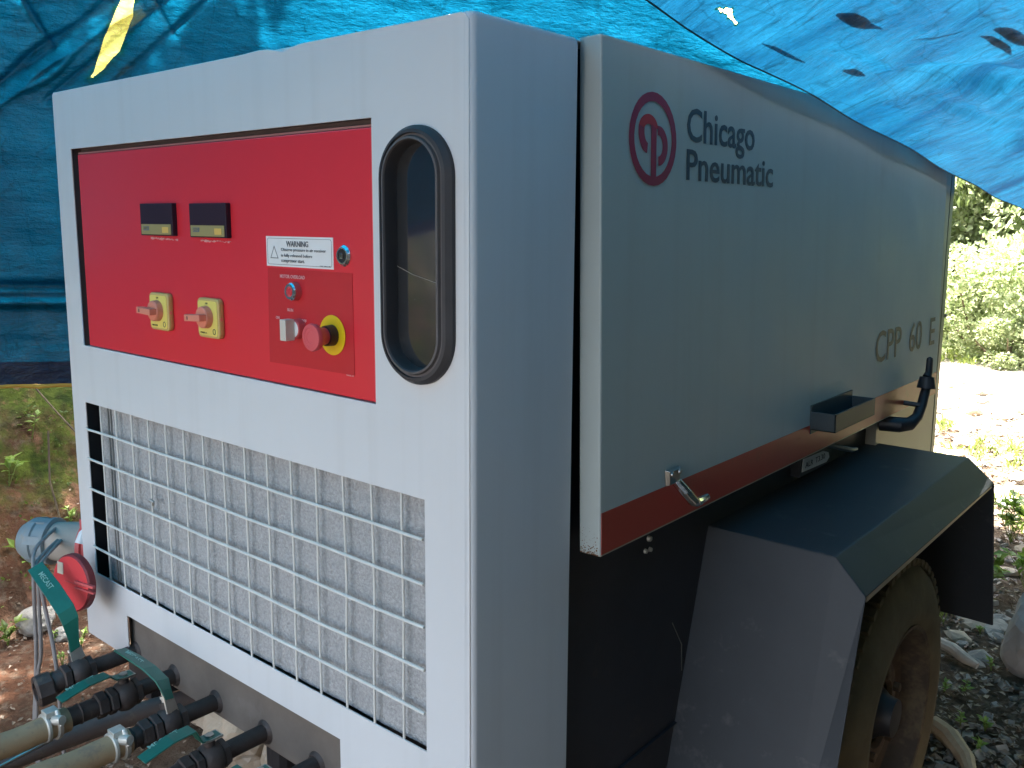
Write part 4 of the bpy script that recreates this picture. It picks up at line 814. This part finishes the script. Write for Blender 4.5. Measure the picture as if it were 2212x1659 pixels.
# ------------------------------------------------------------------ shrubs and trees beyond
def crown_mesh(seed, nclump, nleaf, ll, m_, flatk=1.0):
    q = random.Random(seed); mb = MB(); cl = []
    for i in range(nclump):
        d = rv(q); r_ = q.uniform(.35, 1.0)**.6; cl.append((Vector((d.x*r_, d.y*r_, d.z*r_*flatk)), q.uniform(.16, .34)))
    for i in range(nleaf):
        c, s = q.choice(cl); d = rv(q); p = c+d*s*q.uniform(.3, 1)**.5; leaf(mb, p, (d+rv(q)*.7+Vector((0, 0, -.2))), rv(q), ll*q.uniform(.6, 1.3), ll*.32, .15)
    me = bpy.data.meshes.new('foliage'); me.from_pydata(mb.v, [], mb.f); me.materials.append(m_); return me
CR = [crown_mesh(i, 46, 8000, .075, LEAF if i < 2 else LEAF2) for i in range(3)]
WOOD = mat('bark', (.12, .09, .06), .9, n1=(10, .3), bump=(30, .8, .02))
def shrub(name, x, y, r, h, i, lab, cat='shrub', grp=None, trunk=0.2, tr_r=.05):
    g0 = gz(x, y); t = thing(name, (x, y, g0), lab, cat, grp); mb = MB(); top = Vector((x, y, g0+trunk+h*.5))
    mb.tube([(x, y, g0-.1), (x+.05*r, y, g0+trunk*.6), tuple(top)], [tr_r, tr_r*.8, tr_r*.3], 8)
    for k in range(6):
        a = k*1.05+i; mb.tube([(x, y, g0+trunk*.7+.05*k), (x+math.cos(a)*r*.4, y+math.sin(a)*r*.4, g0+trunk+h*.35), (x+math.cos(a)*r*.75, y+math.sin(a)*r*.75, g0+trunk+h*(.5+.08*k))], [tr_r*.5, tr_r*.3, tr_r*.1], 6)
    obj('trunk', mb, WOOD, t, True)
    link('foliage', CR[i % 3], t, T(x, y, g0+trunk+h/2) @ Matrix.Rotation(i*1.3, 4, 'Z') @ Matrix.Diagonal((r, r, h/2, 1)))
for i, (x, y, r, h, l) in enumerate(((-1.5, 10.6, 1.1, 2.0, 'dense pale shrub right behind the end of the path'), (-.5, 10.4, 1.0, 1.7, 'dense yellow green shrub beside the path at the right edge'), (-2.1, 12.0, 1.3, 3.6, 'pale leafy shrub just right of the compressor corner'), (-.9, 11.6, 1.25, 3.3, 'sunlit shrub under the end of the blue flap'), (-3.2, 13.2, 1.6, 3.4, 'tall pale shrub hidden mostly by the compressor'), (-.1, 12.6, 1.5, 2.8, 'broad sunlit shrub at the right picture edge'), (1.6, 12.2, 1.6, 2.8, 'shrub beyond the path outside the right edge'), (-1.5, 13.8, 1.7, 5.4, 'tall sunlit shrub in the second row behind the path'), (.8, 14.5, 1.9, 4.6, 'tall shrub on the slope to the right'), (-1.25, 9.9, .5, .8, 'low bright bush beside the path'), (-.35, 8.8, .45, .6, 'small low bush at the right side of the path'))):
    shrub('shrub', x, y, r, h, i, l, trunk=-.25*h)
for i, (x, y, r, h) in enumerate(((-5.5, 15.5, 2.6, 5.5), (-2.4, 17, 2.8, 6.2), (.6, 18, 2.8, 6.0), (3.8, 16, 2.6, 5.5), (6.5, 12, 2.6, 5.2), (8.5, 7, 2.6, 5.4), (8.8, 2, 2.6, 5.2), (8.8, -3, 2.6, 5.0))):
    shrub('tree', x, y, r, h, i+1, ['dense tree on the slope behind the shrubs', 'tree with a pale crown above the tallest shrub', 'dark tree rising behind the right hand shrubs', 'tree on the slope at the far right', 'tree right of the clearing nearest the slope', 'tree right of the shelter and level with its end', 'tree standing straight right of the shelter', 'tree right of the shelter and behind the photographer'][i], 'tree', None, 1.6, .16)

for i, (x, y, r, h, l) in enumerate(((-4.6, 1.2, 2.0, 2.6, 'unseen tree added to shade the mossy bank behind the teal curtain'), (-4.4, -1.6, 1.9, 2.6, 'unseen tree added for shade on the bank left of the photographer'), (-4.9, 4.0, 2.0, 2.8, 'unseen tree added for shade on the bank beyond the far end of the curtain'))):  # out of view, added so their crowns shade the bank and curtain
    shrub('tree', x, y, r, h, i+2, l, 'tree', None, 2.2, .12)
